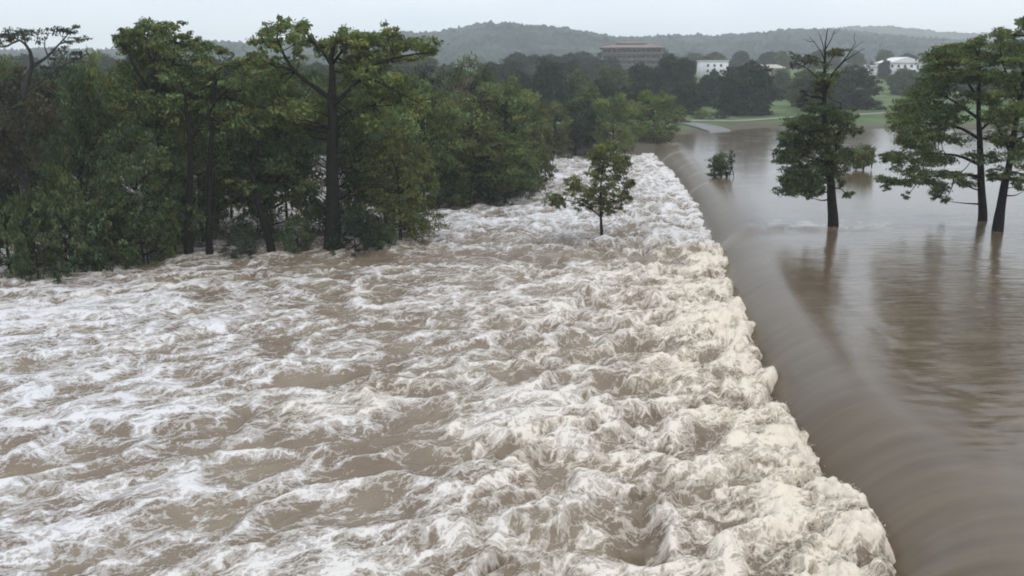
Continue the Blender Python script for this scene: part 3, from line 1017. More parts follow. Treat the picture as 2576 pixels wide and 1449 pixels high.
# ---- leafy tree with pale crown, left of the tall cypress
px_tree("leafy_tree", "pale green tree with lumpy top between the bare limbs and the tall cypress", "tree", 61.0,
        [(404, 640), (402, 520), (404, 400), (398, 320), (396, 240), (390, 160), (388, 110)],
        [([(396, 250), (350, 190), (320, 130), (300, 105)], 0.13, 0.03, -1.0), ([(396, 240), (430, 180), (440, 110), (436, 75)], 0.13, 0.03, 1.0),
         ([(400, 320), (450, 270), (500, 230), (540, 200)], 0.13, 0.03, -1.4), ([(402, 340), (340, 290), (300, 260)], 0.12, 0.03, 1.4), ([(390, 170), (370, 120), (372, 86)], 0.08, 0.03, -0.6)],
        [(302, 98, 20, 12), (322, 88, 20, 10), (345, 96, 20, 12), (330, 120, 24, 14), (372, 84, 22, 13), (398, 78, 22, 12), (425, 70, 20, 8), (412, 92, 26, 13), (448, 102, 22, 12), (474, 96, 14, 8), (380, 112, 30, 15), (424, 122, 30, 14),
         (470, 124, 26, 12), (505, 118, 24, 9), (535, 120, 20, 7), (352, 145, 32, 17), (400, 150, 34, 17), (450, 152, 34, 16), (496, 148, 28, 13), (330, 180, 36, 18), (380, 190, 38, 20), (430, 192, 36, 18), (480, 186, 32, 15), (522, 178, 26, 12),
         (340, 225, 40, 22), (395, 235, 40, 22), (450, 232, 38, 20), (500, 222, 34, 18), (545, 212, 28, 14), (320, 270, 40, 22), (375, 280, 42, 24), (435, 280, 40, 22), (490, 272, 38, 20), (540, 262, 34, 18), (350, 325, 42, 22), (410, 330, 42, 22), (470, 325, 38, 20)],
        0.28, 34, LEAF["mid"], depth=2.8, r_base=0.28, r_top=0.09, seed=31, back=0.8, padscale=1.2, tall=1.35, behind=0.6,
        extra=(("lit_tint_foliage", [(312, 90, 18, 9), (338, 88, 20, 8), (384, 74, 22, 9), (420, 68, 18, 6), (446, 92, 20, 9), (400, 108, 26, 10), (350, 205, 28, 12), (330, 240, 30, 12), (420, 165, 28, 11), (480, 250, 28, 12)], LEAF["bright"], 0.26, 30, "crown top leaves coloured lighter as if lit"),))  # light on the crown top painted as a brighter leaf colour

# ---- forked trunk tree
px_tree("forked_tree", "slim dark trunk that forks halfway up, standing beside a straight twin trunk", "tree", 59.0,
        [(475, 630), (474, 560), (477, 470), (480, 400), (478, 345), (470, 295), (466, 240)],
        [([(480, 352), (497, 322), (520, 290), (545, 252), (560, 238), (590, 212)], 0.12, 0.03, -0.8), ([(478, 440), (492, 418), (505, 405)], 0.07, 0.02, 0.6), ([(560, 238), (540, 215), (545, 180), (575, 165), (605, 185), (608, 215)], 0.05, 0.02, -0.9),
         ([(466, 240), (450, 200), (440, 170)], 0.07, 0.02, 0.6)],
        [(440, 200, 28, 14), (470, 215, 28, 14), (590, 200, 32, 15), (620, 190, 34, 14), (600, 230, 34, 16), (640, 225, 36, 16), (560, 270, 30, 15), (610, 265, 38, 17), (655, 265, 34, 16), (590, 300, 34, 16), (640, 305, 36, 18), (440, 250, 30, 16),
         (560, 330, 30, 15), (620, 340, 36, 18), (520, 205, 24, 10), (660, 180, 28, 12), (545, 165, 26, 8), (600, 162, 24, 8)],
        0.28, 32, LEAF["mid"], depth=2.4, r_base=0.30, r_top=0.09, seed=41, back=0.4, behind=1.1)
px_tree("straight_tree", "straight slim trunk just beside the forked trunk, leaves only high up", "tree", 59.4,
        [(527, 632), (525, 560), (527, 470), (528, 400), (533, 330), (538, 262), (545, 200)],
        [([(533, 330), (560, 300), (585, 285)], 0.08, 0.02, 0.8), ([(538, 268), (520, 235), (505, 215)], 0.07, 0.02, -0.8), ([(525, 560), (550, 585), (585, 604)], 0.08, 0.04, -1.0)],
        [(545, 195, 28, 14), (520, 225, 26, 14), (570, 240, 28, 14), (580, 285, 30, 15), (510, 260, 24, 13), (610, 300, 28, 14), (560, 380, 26, 14), (500, 420, 24, 13), (565, 430, 28, 16), (600, 470, 30, 16)],
        0.28, 30, LEAF["mid"], depth=2.0, r_base=0.26, r_top=0.07, seed=43, back=0.4, behind=1.1)
px_tree("leaning_tree", "short dark trunk leaning towards the dam between the straight trunk and the tall cypress", "tree", 60.8,
        [(682, 624), (668, 570), (652, 520), (640, 470), (630, 420)],
        [([(652, 520), (690, 480), (720, 450)], 0.09, 0.03, 0.8), ([(640, 470), (600, 430), (580, 400)], 0.09, 0.03, -0.8)],
        [(600, 410, 36, 22), (650, 400, 38, 24), (700, 420, 38, 24), (740, 440, 34, 22), (620, 460, 34, 20), (680, 470, 36, 20), (735, 490, 30, 18), (780, 470, 26, 18), (590, 360, 36, 22), (650, 350, 38, 22), (710, 360, 38, 22), (770, 390, 34, 22),
         (780, 530, 24, 16), (760, 350, 34, 20)],
        0.28, 32, LEAF["dark"], depth=2.2, r_base=0.32, r_top=0.12, seed=47, back=0.5, behind=1.0)

# ---- small tree standing alone in the rapids
px_tree("small_tree", "small round tree alone in the white water at the foot of the dam", "tree", 63.5,
        [(1514, 598), (1512, 560), (1511, 530), (1512, 467), (1521, 392)],
        [([(1511, 545), (1480, 522), (1443, 507), (1396, 500)], 0.07, 0.02, -0.5), ([(1512, 480), (1550, 455), (1580, 430)], 0.05, 0.015, 0.6), ([(1511, 520), (1545, 505), (1580, 498)], 0.05, 0.015, -0.7), ([(1512, 500), (1480, 470), (1448, 458)], 0.05, 0.015, 0.7), ],
        [(1515, 371, 16, 10), (1500, 384, 16, 10), (1532, 382, 16, 10), (1490, 402, 14, 10), (1520, 400, 20, 11), (1550, 398, 16, 10), (1576, 396, 10, 9), (1506, 425, 18, 12), (1538, 425, 20, 12), (1570, 424, 14, 10), (1494, 448, 16, 10), (1524, 452, 20, 12),
         (1558, 450, 16, 11), (1588, 456, 8, 7), (1440, 456, 12, 8), (1456, 474, 16, 9), (1500, 474, 18, 12), (1534, 478, 18, 12), (1566, 474, 14, 11), (1482, 488, 16, 10), (1436, 484, 12, 7), (1402, 498, 14, 9), (1390, 512, 9, 6), (1412, 516, 10, 7), (1445, 505, 12, 7),
         (1514, 502, 18, 12), (1550, 502, 15, 11), (1582, 498, 10, 10), (1490, 515, 14, 8), (1526, 524, 15, 10), (1560, 524, 10, 8), (1516, 540, 10, 6), (1472, 506, 12, 6)],
        0.20, 60, LEAF["olive"], depth=1.7, r_base=0.15, r_top=0.04, seed=51, back=0.6, base_z=-3.0, padscale=1.4, tall=1.15,
        extra=(("lit_tint_foliage", [(1515, 366, 14, 7), (1495, 394, 12, 7), (1548, 392, 12, 7), (1530, 412, 14, 7), (1444, 454, 10, 5), (1400, 496, 12, 6), (1575, 418, 10, 6)], LEAF["lime"], 0.2, 34, None),))  # lit clump tops put into the leaf colour

# ---- spindly topped tree in the lake
px_tree("spire_tree", "tall dark tree with a bare twiggy spire, standing alone in the smooth brown water", "tree", 61.5,
        [(2096, 567), (2092, 500), (2088, 433), (2080, 370), (2076, 319), (2073, 260), (2073, 205), (2075, 160), (2076, 122), (2082, 70)],
        [([(2088, 420), (2102, 376), (2110, 335), (2113, 300), (2116, 260)], 0.17, 0.05, 0.6), ([(2074, 240), (2092, 190), (2120, 156), (2140, 128), (2152, 110)], 0.09, 0.018, -0.6), ([(2120, 156), (2148, 138), (2174, 122)], 0.045, 0.012, -0.9),
         ([(2074, 150), (2062, 124), (2037, 92)], 0.045, 0.012, 0.5), ([(2076, 125), (2090, 100), (2102, 72)], 0.045, 0.012, -0.4), ([(2075, 140), (2068, 105), (2060, 84)], 0.035, 0.012, -0.4), ([(2073, 180), (2098, 140), (2112, 128)], 0.04, 0.012, 0.6),
         ([(2074, 215), (2040, 180), (2005, 160)], 0.06, 0.015, 0.8), ([(2080, 370), (2030, 335), (1990, 320)], 0.09, 0.02, -0.8), ([(2085, 410), (2030, 395), (1975, 392)], 0.09, 0.02, 0.8), ([(2090, 450), (2050, 455), (1985, 470)], 0.09, 0.02, -0.8),
         ([(2092, 475), (2112, 474), (2130, 488)], 0.06, 0.02, -0.4), ([(2110, 335), (2135, 310), (2150, 300)], 0.06, 0.02, 0.6), ([(2152, 110), (2148, 96), (2150, 84)], 0.02, 0.008, 0.1), ([(2140, 128), (2160, 112), (2172, 104)], 0.02, 0.008, 0.2),
         ([(2050, 105), (2034, 104), (2022, 98)], 0.02, 0.008, 0.1), ([(2096, 86), (2108, 78), (2116, 64)], 0.018, 0.008, 0.1)],
        [(2070, 235, 20, 12), (2056, 262, 20, 13), (2086, 275, 22, 13), (2040, 290, 22, 13), (2072, 300, 26, 14), (2105, 300, 22, 13), (2138, 282, 16, 12), (2020, 312, 22, 11), (1992, 318, 24, 11), (2050, 325, 28, 14), (2090, 330, 24, 14), (2130, 312, 18, 12), (2148, 326, 14, 13),
         (1984, 345, 24, 12), (2020, 348, 30, 15), (2060, 358, 30, 15), (2100, 360, 22, 14), (1972, 378, 20, 12), (2004, 382, 30, 15), (2044, 388, 30, 16), (2084, 392, 26, 14), (2118, 388, 18, 12), (1968, 405, 18, 8), (2000, 415, 30, 14), (2040, 422, 30, 15), (2080, 425, 28, 14), (2115, 418, 20, 13),
         (1978, 448, 20, 8), (2010, 450, 26, 14), (2046, 455, 26, 14), (1986, 474, 20, 10), (2014, 478, 24, 13), (2048, 480, 18, 11), (2070, 462, 18, 12), (1996, 490, 14, 8), (2034, 494, 12, 7), (2130, 486, 13, 11), (2120, 458, 10, 9), (2068, 486, 10, 9)],
        0.21, 58, LEAF["dark"], depth=2.0, r_base=0.38, r_top=0.022, seed=61, back=1.0, base_z=-2.5, flare=0.3, padscale=1.2, tall=1.2,
        extra=(("rusty_foliage", [(2010, 150, 14, 8), (2034, 146, 14, 8), (2022, 166, 16, 8), (2050, 162, 14, 8), (2030, 240, 16, 10), (2024, 258, 14, 9), (2044, 220, 12, 8), (1990, 312, 16, 7), (2030, 330, 16, 7)], LEAF["brown"], 0.22, 26, "rust coloured leaves"),
               ("green_foliage", [(2108, 132, 18, 6), (2078, 160, 14, 8), (2090, 130, 12, 5), (2066, 190, 14, 10), (2084, 205, 16, 10), (2110, 190, 12, 8), (2100, 345, 20, 9), (2110, 410, 20, 9), (2010, 400, 20, 8), (2000, 440, 18, 7)], LEAF["olive"], 0.24, 28, "olive green leaves")))

# ---- the pair of cypress at the edge of the lake
px_tree("broad_cypress", "broad green cypress with long drooping boughs over the brown water, straight trunk", "tree", 64.0,
        [(2472, 548), (2469, 480), (2466, 390), (2463, 310), (2462, 235), (2464, 150)],
        [([(2468, 445), (2430, 440), (2399, 441), (2322, 446), (2240, 466)], 0.13, 0.02, -1.2), ([(2466, 415), (2420, 395), (2380, 388), (2310, 385), (2240, 402)], 0.13, 0.02, 0.9), ([(2464, 350), (2410, 320), (2340, 310), (2262, 308)], 0.13, 0.02, -1.0),
         ([(2463, 300), (2400, 255), (2340, 225)], 0.12, 0.02, 1.0), ([(2462, 250), (2420, 190), (2370, 150)], 0.11, 0.02, -0.8), ([(2464, 330), (2510, 290), (2540, 280)], 0.10, 0.02, 0.8), ([(2400, 441), (2395, 470), (2382, 500)], 0.05, 0.015, -0.9),
         ([(2322, 446), (2300, 470), (2285, 490)], 0.04, 0.015, -1.2)],
        [(2388, 128, 26, 12), (2425, 122, 26, 12), (2468, 112, 20, 14), (2470, 135, 26, 14), (2360, 154, 28, 13), (2400, 155, 34, 14), (2444, 158, 32, 14), (2490, 160, 26, 14), (2345, 180, 28, 13), (2385, 186, 36, 14), (2432, 190, 36, 15), (2480, 195, 30, 15),
         (2332, 212, 26, 12), (2370, 222, 36, 13), (2320, 244, 28, 14), (2356, 256, 32, 14), (2290, 268, 28, 13), (2324, 280, 34, 15), (2364, 285, 32, 14), (2410, 268, 26, 12), (2262, 296, 24, 12), (2290, 308, 30, 13), (2334, 316, 34, 14), (2378, 318, 30, 13), (2420, 305, 26, 12),
         (2250, 314, 16, 8), (2280, 345, 24, 11), (2320, 346, 34, 13), (2362, 350, 32, 12), (2404, 352, 26, 11), (2276, 366, 24, 10), (2316, 376, 32, 12), (2250, 390, 22, 9), (2228, 402, 14, 7), (2284, 398, 30, 11), (2330, 402, 32, 12), (2372, 404, 28, 11),
         (2268, 430, 24, 9), (2308, 436, 30, 11), (2352, 438, 30, 11), (2396, 436, 26, 10), (2438, 440, 20, 9), (2246, 452, 22, 8), (2228, 468, 14, 6), (2284, 458, 28, 10), (2326, 464, 26, 10), (2366, 468, 22, 11), (2284, 486, 14, 9), (2356, 490, 14, 11), (2382, 504, 15, 11), (2428, 462, 20, 8),
         (2490, 250, 26, 14), (2500, 300, 28, 14), (2510, 340, 26, 13), (2490, 390, 22, 12), (2440, 390, 18, 9), (2440, 245, 24, 11)],
        0.20, 62, LEAF["mid"], depth=3.0, r_base=0.36, r_top=0.09, seed=71, back=0.6, padscale=1.16, tall=1.08, base_z=-2.5, flare=0.3, droop=0.4,
        extra=(("lit_tint_foliage", [(2388, 122, 24, 8), (2425, 116, 24, 8), (2466, 104, 18, 9), (2360, 148, 26, 8), (2400, 148, 28, 8), (2444, 150, 28, 8), (2345, 174, 24, 8), (2390, 178, 30, 8), (2436, 182, 30, 8), (2330, 206, 22, 8), (2318, 238, 24, 8), (2288, 262, 24, 8), (2262, 290, 20, 7),
                                 (2330, 274, 26, 8), (2320, 340, 28, 7), (2364, 344, 26, 7), (2316, 370, 26, 7)], LEAF["bright"], 0.20, 52, "upper bough leaves coloured lighter as if lit"),))  # brighter leaf colour paints the light on the upper boughs
px_tree("leaning_cypress", "cypress with a slanting trunk at the frame edge, taller than its neighbour in the lake", "tree", 60.0,
        [(2512, 560), (2518, 520), (2528, 460), (2540, 410), (2552, 330), (2568, 240), (2580, 150), (2590, 90)],
        [([(2545, 390), (2520, 340), (2500, 300)], 0.12, 0.02, -1.0), ([(2548, 360), (2600, 330), (2650, 320)], 0.12, 0.02, 1.0), ([(2568, 240), (2530, 180), (2515, 120)], 0.11, 0.02, -0.8), ([(2575, 200), (2630, 160), (2680, 150)], 0.11, 0.02, 0.8), ([(2535, 430), (2580, 440), (2640, 460)], 0.09, 0.02, 0.6),
         ([(2532, 445), (2505, 440), (2480, 440)], 0.07, 0.02, -0.6)],
        [(2528, 82, 20, 11), (2552, 92, 22, 12), (2580, 66, 22, 14), (2610, 70, 26, 14), (2520, 112, 24, 12), (2560, 120, 28, 14), (2600, 112, 32, 15), (2640, 110, 30, 14), (2510, 150, 24, 13), (2550, 160, 30, 15), (2600, 160, 34, 16), (2650, 160, 32, 15), (2500, 190, 24, 12), (2540, 200, 32, 15),
         (2590, 205, 34, 16), (2640, 210, 34, 16), (2690, 200, 28, 14), (2520, 230, 30, 12), (2570, 245, 32, 15), (2620, 250, 34, 16), (2670, 250, 32, 15), (2510, 275, 26, 11), (2550, 285, 32, 13), (2600, 295, 34, 15), (2650, 300, 34, 15), (2530, 315, 26, 12), (2575, 330, 32, 13), (2630, 345, 34, 14),
         (2530, 355, 30, 11), (2570, 368, 32, 12), (2620, 385, 34, 13), (2560, 395, 28, 11), (2600, 420, 30, 11), (2500, 420, 22, 10), (2530, 440, 20, 10), (2570, 450, 24, 9), (2610, 455, 26, 10), (2560, 470, 12, 11), (2500, 446, 18, 8), (2575, 485, 8, 9)],
        0.20, 62, LEAF["mid"], depth=2.8, r_base=0.37, r_top=0.09, seed=73, back=0.6, padscale=1.16, tall=1.1, base_z=-2.5, flare=0.35, droop=0.35,
        extra=(("lit_tint_foliage", [(2528, 76, 18, 8), (2580, 58, 20, 9), (2560, 112, 24, 9), (2550, 150, 26, 8), (2540, 192, 26, 8), (2515, 268, 22, 7), (2535, 350, 26, 7), (2572, 360, 28, 7), (2600, 196, 28, 8)], LEAF["bright"], 0.20, 52, "upper bough leaves coloured lighter as if lit"),))  # light from above painted into these leaves

# ---- drowned bushes in the lake
px_tree("drowned_bush", "small dark drowned bush with a grey dead spike, alone in the lake", "bush", 92.5,
        [(1815, 446), (1814, 430), (1812, 405)],
        [([(1822, 440), (1832, 410), (1837, 376)], 0.06, 0.02, 0.3), ([(1836, 440), (1842, 415), (1840, 390)], 0.05, 0.02, -0.2), ([(1846, 444), (1843, 425), (1840, 405)], 0.05, 0.02, 0.2)],
        [(1806, 402, 14, 9), (1796, 416, 13, 9), (1818, 412, 14, 10), (1804, 428, 16, 9), (1822, 430, 12, 9), (1800, 440, 16, 5), (1816, 440, 10, 5)],
        0.28, 36, LEAF["dark"], depth=0.9, padscale=1.25, tall=1.35, back=0.8, r_base=0.12, r_top=0.05, seed=81, base_z=-2.4, twigs=True,
        extra=(("dead_spike", [(1838, 394, 6, 10), (1838, 405, 7, 10), (1837, 418, 7, 9)], LEAF["grey"], 0.3, 14, "grey dead twigs"),))
px_tree("flooded_bush", "olive drowned bush half hidden behind the spire tree", "bush", 100.0,
        [(2172, 424), (2172, 410), (2170, 395)],
        [([(2192, 424), (2196, 400), (2195, 372)], 0.06, 0.02, 0.2)],
        [(2140, 388, 18, 12), (2162, 382, 18, 12), (2182, 380, 14, 11), (2130, 404, 16, 10), (2152, 404, 20, 11), (2178, 402, 16, 11), (2190, 390, 8, 12), (2160, 416, 18, 6), (2186, 414, 10, 8)],
        0.32, 30, LEAF["olive"], depth=1.3, padscale=1.4, back=0.6, r_base=0.12, r_top=0.05, seed=83, base_z=-2.4)


# ------------------------------------------------------------------ generic trees: a few built, then copied
def build_proto(key, H, R, lo, leaf, per_m2, npad, pad_r, seed, shape="round", trunk_r=0.18, flat=0.8):
    r = np.random.default_rng(seed)
    tb = Tubes()
    tw = r.normal(0, 0.025 * H, (5, 2))
    pts = [np.array([0, 0, -2.2])] + [np.array([tw[i][0] * i / 4, tw[i][1] * i / 4, H * 0.8 * i / 4]) for i in range(5)]
    tb.add(pts, trunk_r * 1.2, trunk_r * 0.3, 8, 0.01, 0.3)
    pads = []
    golden = math.pi * (3 - math.sqrt(5))
    for i in range(npad):
        t = (i + 0.5) / npad
        ph = i * golden + r.normal(0, 0.35)
        h = lo + (1 - lo) * t
        if shape == "round":
            prof = math.sqrt(max(0.02, 1 - ((t - 0.42) / 0.62) ** 2))
        elif shape == "cone":
            prof = (1 - t) ** 0.75 * 0.95 + 0.12
        elif shape == "umbrella":
            prof = 0.35 + 0.75 * t if t < 0.85 else 0.75
        else:                                                   # shrub
            prof = math.sqrt(max(0.05, 1 - t * t))
        rad = R * prof * r.uniform(0.5, 1.0)
        pr = pad_r * r.uniform(0.7, 1.25)
        pads.append((rad * math.cos(ph), rad * math.sin(ph), h * H + r.normal(0, 0.03 * H) - pr * 0.3, pr, pr, pr * flat))
    nodes = tb.nodes[0]
    for q in pads:
        c = np.array(q[:3])
        z = max(0.15 * H, c[2] - 0.55 * np.hypot(c[0], c[1]))
        j = int(np.argmin(abs(nodes[:, 2] - z)))
        st = nodes[j, :3]
        tb.add([st, (st + c) / 2 + np.array([0, 0, -0.05 * H * 0.3]), c], min(0.06 * H / 8, nodes[j, 3] * 0.7), 0.02, 5, 0.01, sub=2)
    return tb.mesh("trunk", BARK), leaf_mesh("crown", pads, leaf, per_m2, LEAF["mid"], 0.2, seed=seed)


PROTO = {
    "round_a": build_proto("round_a", 10, 4.2, 0.16, 0.34, 17, 40, 1.35, 101),
    "round_b": build_proto("round_b", 10, 4.0, 0.12, 0.34, 17, 42, 1.25, 102),
    "round_c": build_proto("round_c", 10, 4.4, 0.22, 0.34, 17, 38, 1.4, 103, flat=0.65),
    "open": build_proto("open", 10, 4.2, 0.38, 0.32, 18, 34, 1.15, 104, "umbrella", flat=0.55),
    "cone": build_proto("cone", 10, 3.4, 0.12, 0.34, 17, 36, 1.1, 105, "cone"),
    "shrub": build_proto("shrub", 4, 2.6, 0.10, 0.26, 20, 26, 0.85, 106, "shrub", 0.07),
    "shrub_b": build_proto("shrub_b", 4, 2.3, 0.06, 0.26, 20, 26, 0.8, 107, "shrub", 0.07, 0.9),
    "far_a": build_proto("far_a", 12, 5.2, 0.10, 0.75, 6.5, 56, 2.1, 108),
    "far_b": build_proto("far_b", 12, 4.8, 0.14, 0.75, 6.5, 54, 2.0, 109, flat=0.8),
    "far_c": build_proto("far_c", 12, 5.6, 0.16, 0.75, 6.5, 58, 2.1, 110, flat=0.8),
}


def plant(name, label, cat, proto, x, y, z, h, w, mat, group=None, rot=None):
    """A copy of a built tree, with copies of its trunk and crown."""
    tm, cm = PROTO[proto]
    H0, R0 = {"shrub": (4, 2.6), "shrub_b": (4, 2.3), "cone": (10, 3.4)}.get(proto, (13, 6.9) if proto.startswith("far") else (10, 4.2))
    root = bpy.data.objects.new(name, None)
    COL.objects.link(root)
    root.location = (x, y, z)
    root.scale = (w / (2 * R0), w / (2 * R0), h / H0)
    root.rotation_euler = (0, 0, random.uniform(0, 6.28) if rot is None else rot)
    tag(root, label, cat, group)
    link("trunk", tm, root)
    c = link("crown", cm, root)
    c.material_slots[0].link = "OBJECT"
    c.material_slots[0].material = LEAF[mat]
    STAT["leaf"] += len(cm.vertices) // 4
    return root


def plant_px(name, label, cat, proto, px, top, w_px, Y, mat, base_z, group=None, rot=None):
    """Stand a copied tree at depth Y so that its top reaches the height seen in the photo."""
    p = P(px, top, Y)
    m = M_PER_PX(Y)
    plant(name, label, cat, proto, p[0], Y, base_z, max(1.0, p[2] - base_z), w_px * m, mat, group, rot)


WZ = -1.6
GROVE = "trees standing in the flooded grove"
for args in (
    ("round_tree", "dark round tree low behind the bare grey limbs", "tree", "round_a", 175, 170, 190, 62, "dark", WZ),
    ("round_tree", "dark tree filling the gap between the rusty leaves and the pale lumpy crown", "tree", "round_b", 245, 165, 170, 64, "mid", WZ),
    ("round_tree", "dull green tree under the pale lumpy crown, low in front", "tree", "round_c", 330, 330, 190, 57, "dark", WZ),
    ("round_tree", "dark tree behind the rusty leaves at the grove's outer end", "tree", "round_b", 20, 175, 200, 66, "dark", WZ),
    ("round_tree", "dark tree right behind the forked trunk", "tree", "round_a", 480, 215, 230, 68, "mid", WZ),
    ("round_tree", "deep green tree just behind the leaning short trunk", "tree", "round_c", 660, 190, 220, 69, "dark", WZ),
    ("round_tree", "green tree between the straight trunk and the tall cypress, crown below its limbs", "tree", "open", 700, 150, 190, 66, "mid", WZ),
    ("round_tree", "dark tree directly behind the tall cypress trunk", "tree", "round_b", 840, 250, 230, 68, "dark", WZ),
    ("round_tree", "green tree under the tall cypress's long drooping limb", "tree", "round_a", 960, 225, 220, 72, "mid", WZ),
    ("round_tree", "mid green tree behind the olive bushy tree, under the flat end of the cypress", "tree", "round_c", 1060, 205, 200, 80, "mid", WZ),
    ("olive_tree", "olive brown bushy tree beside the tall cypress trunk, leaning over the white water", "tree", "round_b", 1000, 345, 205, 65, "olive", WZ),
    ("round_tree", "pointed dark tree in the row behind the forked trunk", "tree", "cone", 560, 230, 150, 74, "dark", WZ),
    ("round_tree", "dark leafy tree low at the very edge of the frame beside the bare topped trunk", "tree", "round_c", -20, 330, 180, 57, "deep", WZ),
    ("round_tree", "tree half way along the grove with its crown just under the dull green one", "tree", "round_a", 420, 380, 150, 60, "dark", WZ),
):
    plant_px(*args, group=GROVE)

for args in (
    ("shrub", "bright green shrub coloured as the lit top of the thicket under the rusty leaves", "shrub", "shrub", 140, 410, 105, 55.5, "bright", WZ),  # bright leaf colour stands in for light on the thicket top
    ("shrub", "yellow green shrub coloured as a lit top beside the bright one, under the pale lumpy crown", "shrub", "shrub_b", 272, 448, 90, 56.2, "bright", WZ),  # lit top painted by leaf colour here too
    ("shrub", "dark shrub at the water edge where the bare topped trunk stands", "shrub", "shrub", 70, 470, 150, 52.0, "dark", WZ),
    ("shrub", "dark drooping shrub below the bright green one at the foam edge", "shrub", "shrub_b", 165, 478, 165, 53.0, "dark", WZ),
    ("shrub", "dark shrub below the yellow green one at the foam edge", "shrub", "shrub", 265, 490, 160, 54.6, "dark", WZ),
    ("shrub", "low shrub in front of the pale lumpy crown's trunk", "shrub", "shrub_b", 360, 520, 130, 57.0, "dark", WZ),
    ("shrub", "green shrub touching the forked trunk on its outer side", "shrub", "shrub", 405, 510, 90, 58.5, "mid", WZ),
    ("shrub", "thin grey shrub at the foot of the leaning trunk", "shrub", "shrub_b", 600, 590, 110, 58.5, "grey", WZ),
    ("shrub", "dark shrub between the leaning trunk and the tall cypress trunk", "shrub", "shrub", 745, 540, 90, 60.5, "dark", WZ),
    ("shrub", "dark shrub hugging the foot of the tall cypress trunk", "shrub", "shrub_b", 890, 520, 120, 60.0, "deep", WZ),
    ("shrub", "low dark shrub at the end of the thicket, next to the white rapids", "shrub", "shrub", 955, 560, 90, 62.0, "dark", WZ),
    ("shrub", "rounded dark shrub in the grove behind the straight trunk", "shrub", "shrub", 640, 470, 150, 64.0, "dark", WZ),
    ("shrub", "rounded dark shrub in the grove behind the forked trunk", "shrub", "shrub_b", 500, 460, 120, 64.0, "dark", WZ),
    ("shrub", "outermost dark shrub at the grove's end, cut by the frame edge", "shrub", "shrub_b", 0, 480, 120, 53.5, "deep", WZ),
):
    plant_px(*args, group="shrubs at the foot of the grove")

for args in (  # dark shrubs added to give the shade under the bank trees
    ("shrub", "dark shrub added as shade below the yellow green bank tree", "shrub", "shrub", 1130, 425, 120, 82.0, "dark", WZ),
    ("shrub", "dark shrub added as shade under the large tree over the channel", "shrub", "shrub_b", 1230, 410, 130, 84.0, "deep", WZ),
    ("shrub", "dark shrub added as shade at the outermost tip of the inner bank", "shrub", "shrub", 1310, 405, 100, 88.0, "dark", WZ),
    ("shrub", "deep green shrub added as shade along the channel side of the inner bank", "shrub", "shrub_b", 1355, 370, 90, 100.0, "deep", WZ),
    ("shrub", "small dark shrub added as shade between the olive bushy tree and the inner bank", "shrub", "shrub", 1065, 435, 90, 80.0, "deep", WZ),
):
    plant_px(*args, group="shrubs added as shade along the inner bank")

for args in (
    ("bank_tree", "green tree on the inner bank with a dark branch showing low across it", "tree", "round_a", 1120, 235, 200, 86, "mid", WZ),
    ("bank_tree", "brownish tree among green ones on the inner bank", "tree", "round_b", 1170, 215, 170, 92, "brown", WZ),
    ("bank_tree", "yellow green tree low in front on the inner bank", "tree", "round_c", 1190, 310, 190, 84, "olive", WZ),
    ("bank_tree", "large green tree hanging over the narrow channel", "tree", "round_a", 1270, 215, 210, 92, "mid", WZ),
    ("bank_tree", "olive tree at the tip of the inner bank next to the channel", "tree", "round_b", 1335, 250, 120, 96, "olive", WZ),
    ("bank_tree", "bright low tree dipping into the channel at the bank tip", "tree", "round_c", 1270, 340, 160, 84, "mid", WZ),
    ("bank_tree", "grey green tree behind the brownish one on the inner bank", "tree", "round_c", 1080, 180, 160, 105, "grey", WZ),
    ("bank_tree", "grey green double topped tree rising behind the inner bank", "tree", "round_b", 1180, 160, 170, 120, "dark", WZ),
    ("bank_tree", "green tree behind the large one that hangs over the channel", "tree", "round_a", 1270, 195, 150, 118, "mid", WZ),
    ("bank_tree", "dark low tree shading the water at the head of the channel", "tree", "round_c", 1450, 260, 130, 134, "deep", WZ),
    ("bank_tree", "mid green tree above the head of the channel", "tree", "cone", 1480, 215, 130, 140, "mid", WZ),
    ("bank_tree", "light green tree with dark base behind the small tree in the rapids", "tree", "round_a", 1546, 238, 120, 132, "bright", WZ),
    ("bank_tree", "pale yellow green round tree at the far end of the dam", "tree", "round_a", 1648, 230, 125, 146, "lime", WZ),
    ("bank_tree", "dull olive tree at the narrow head of the channel", "tree", "round_b", 1395, 265, 90, 130, "olive", WZ),
):
    plant_px(*args, group="trees along the inner bank")

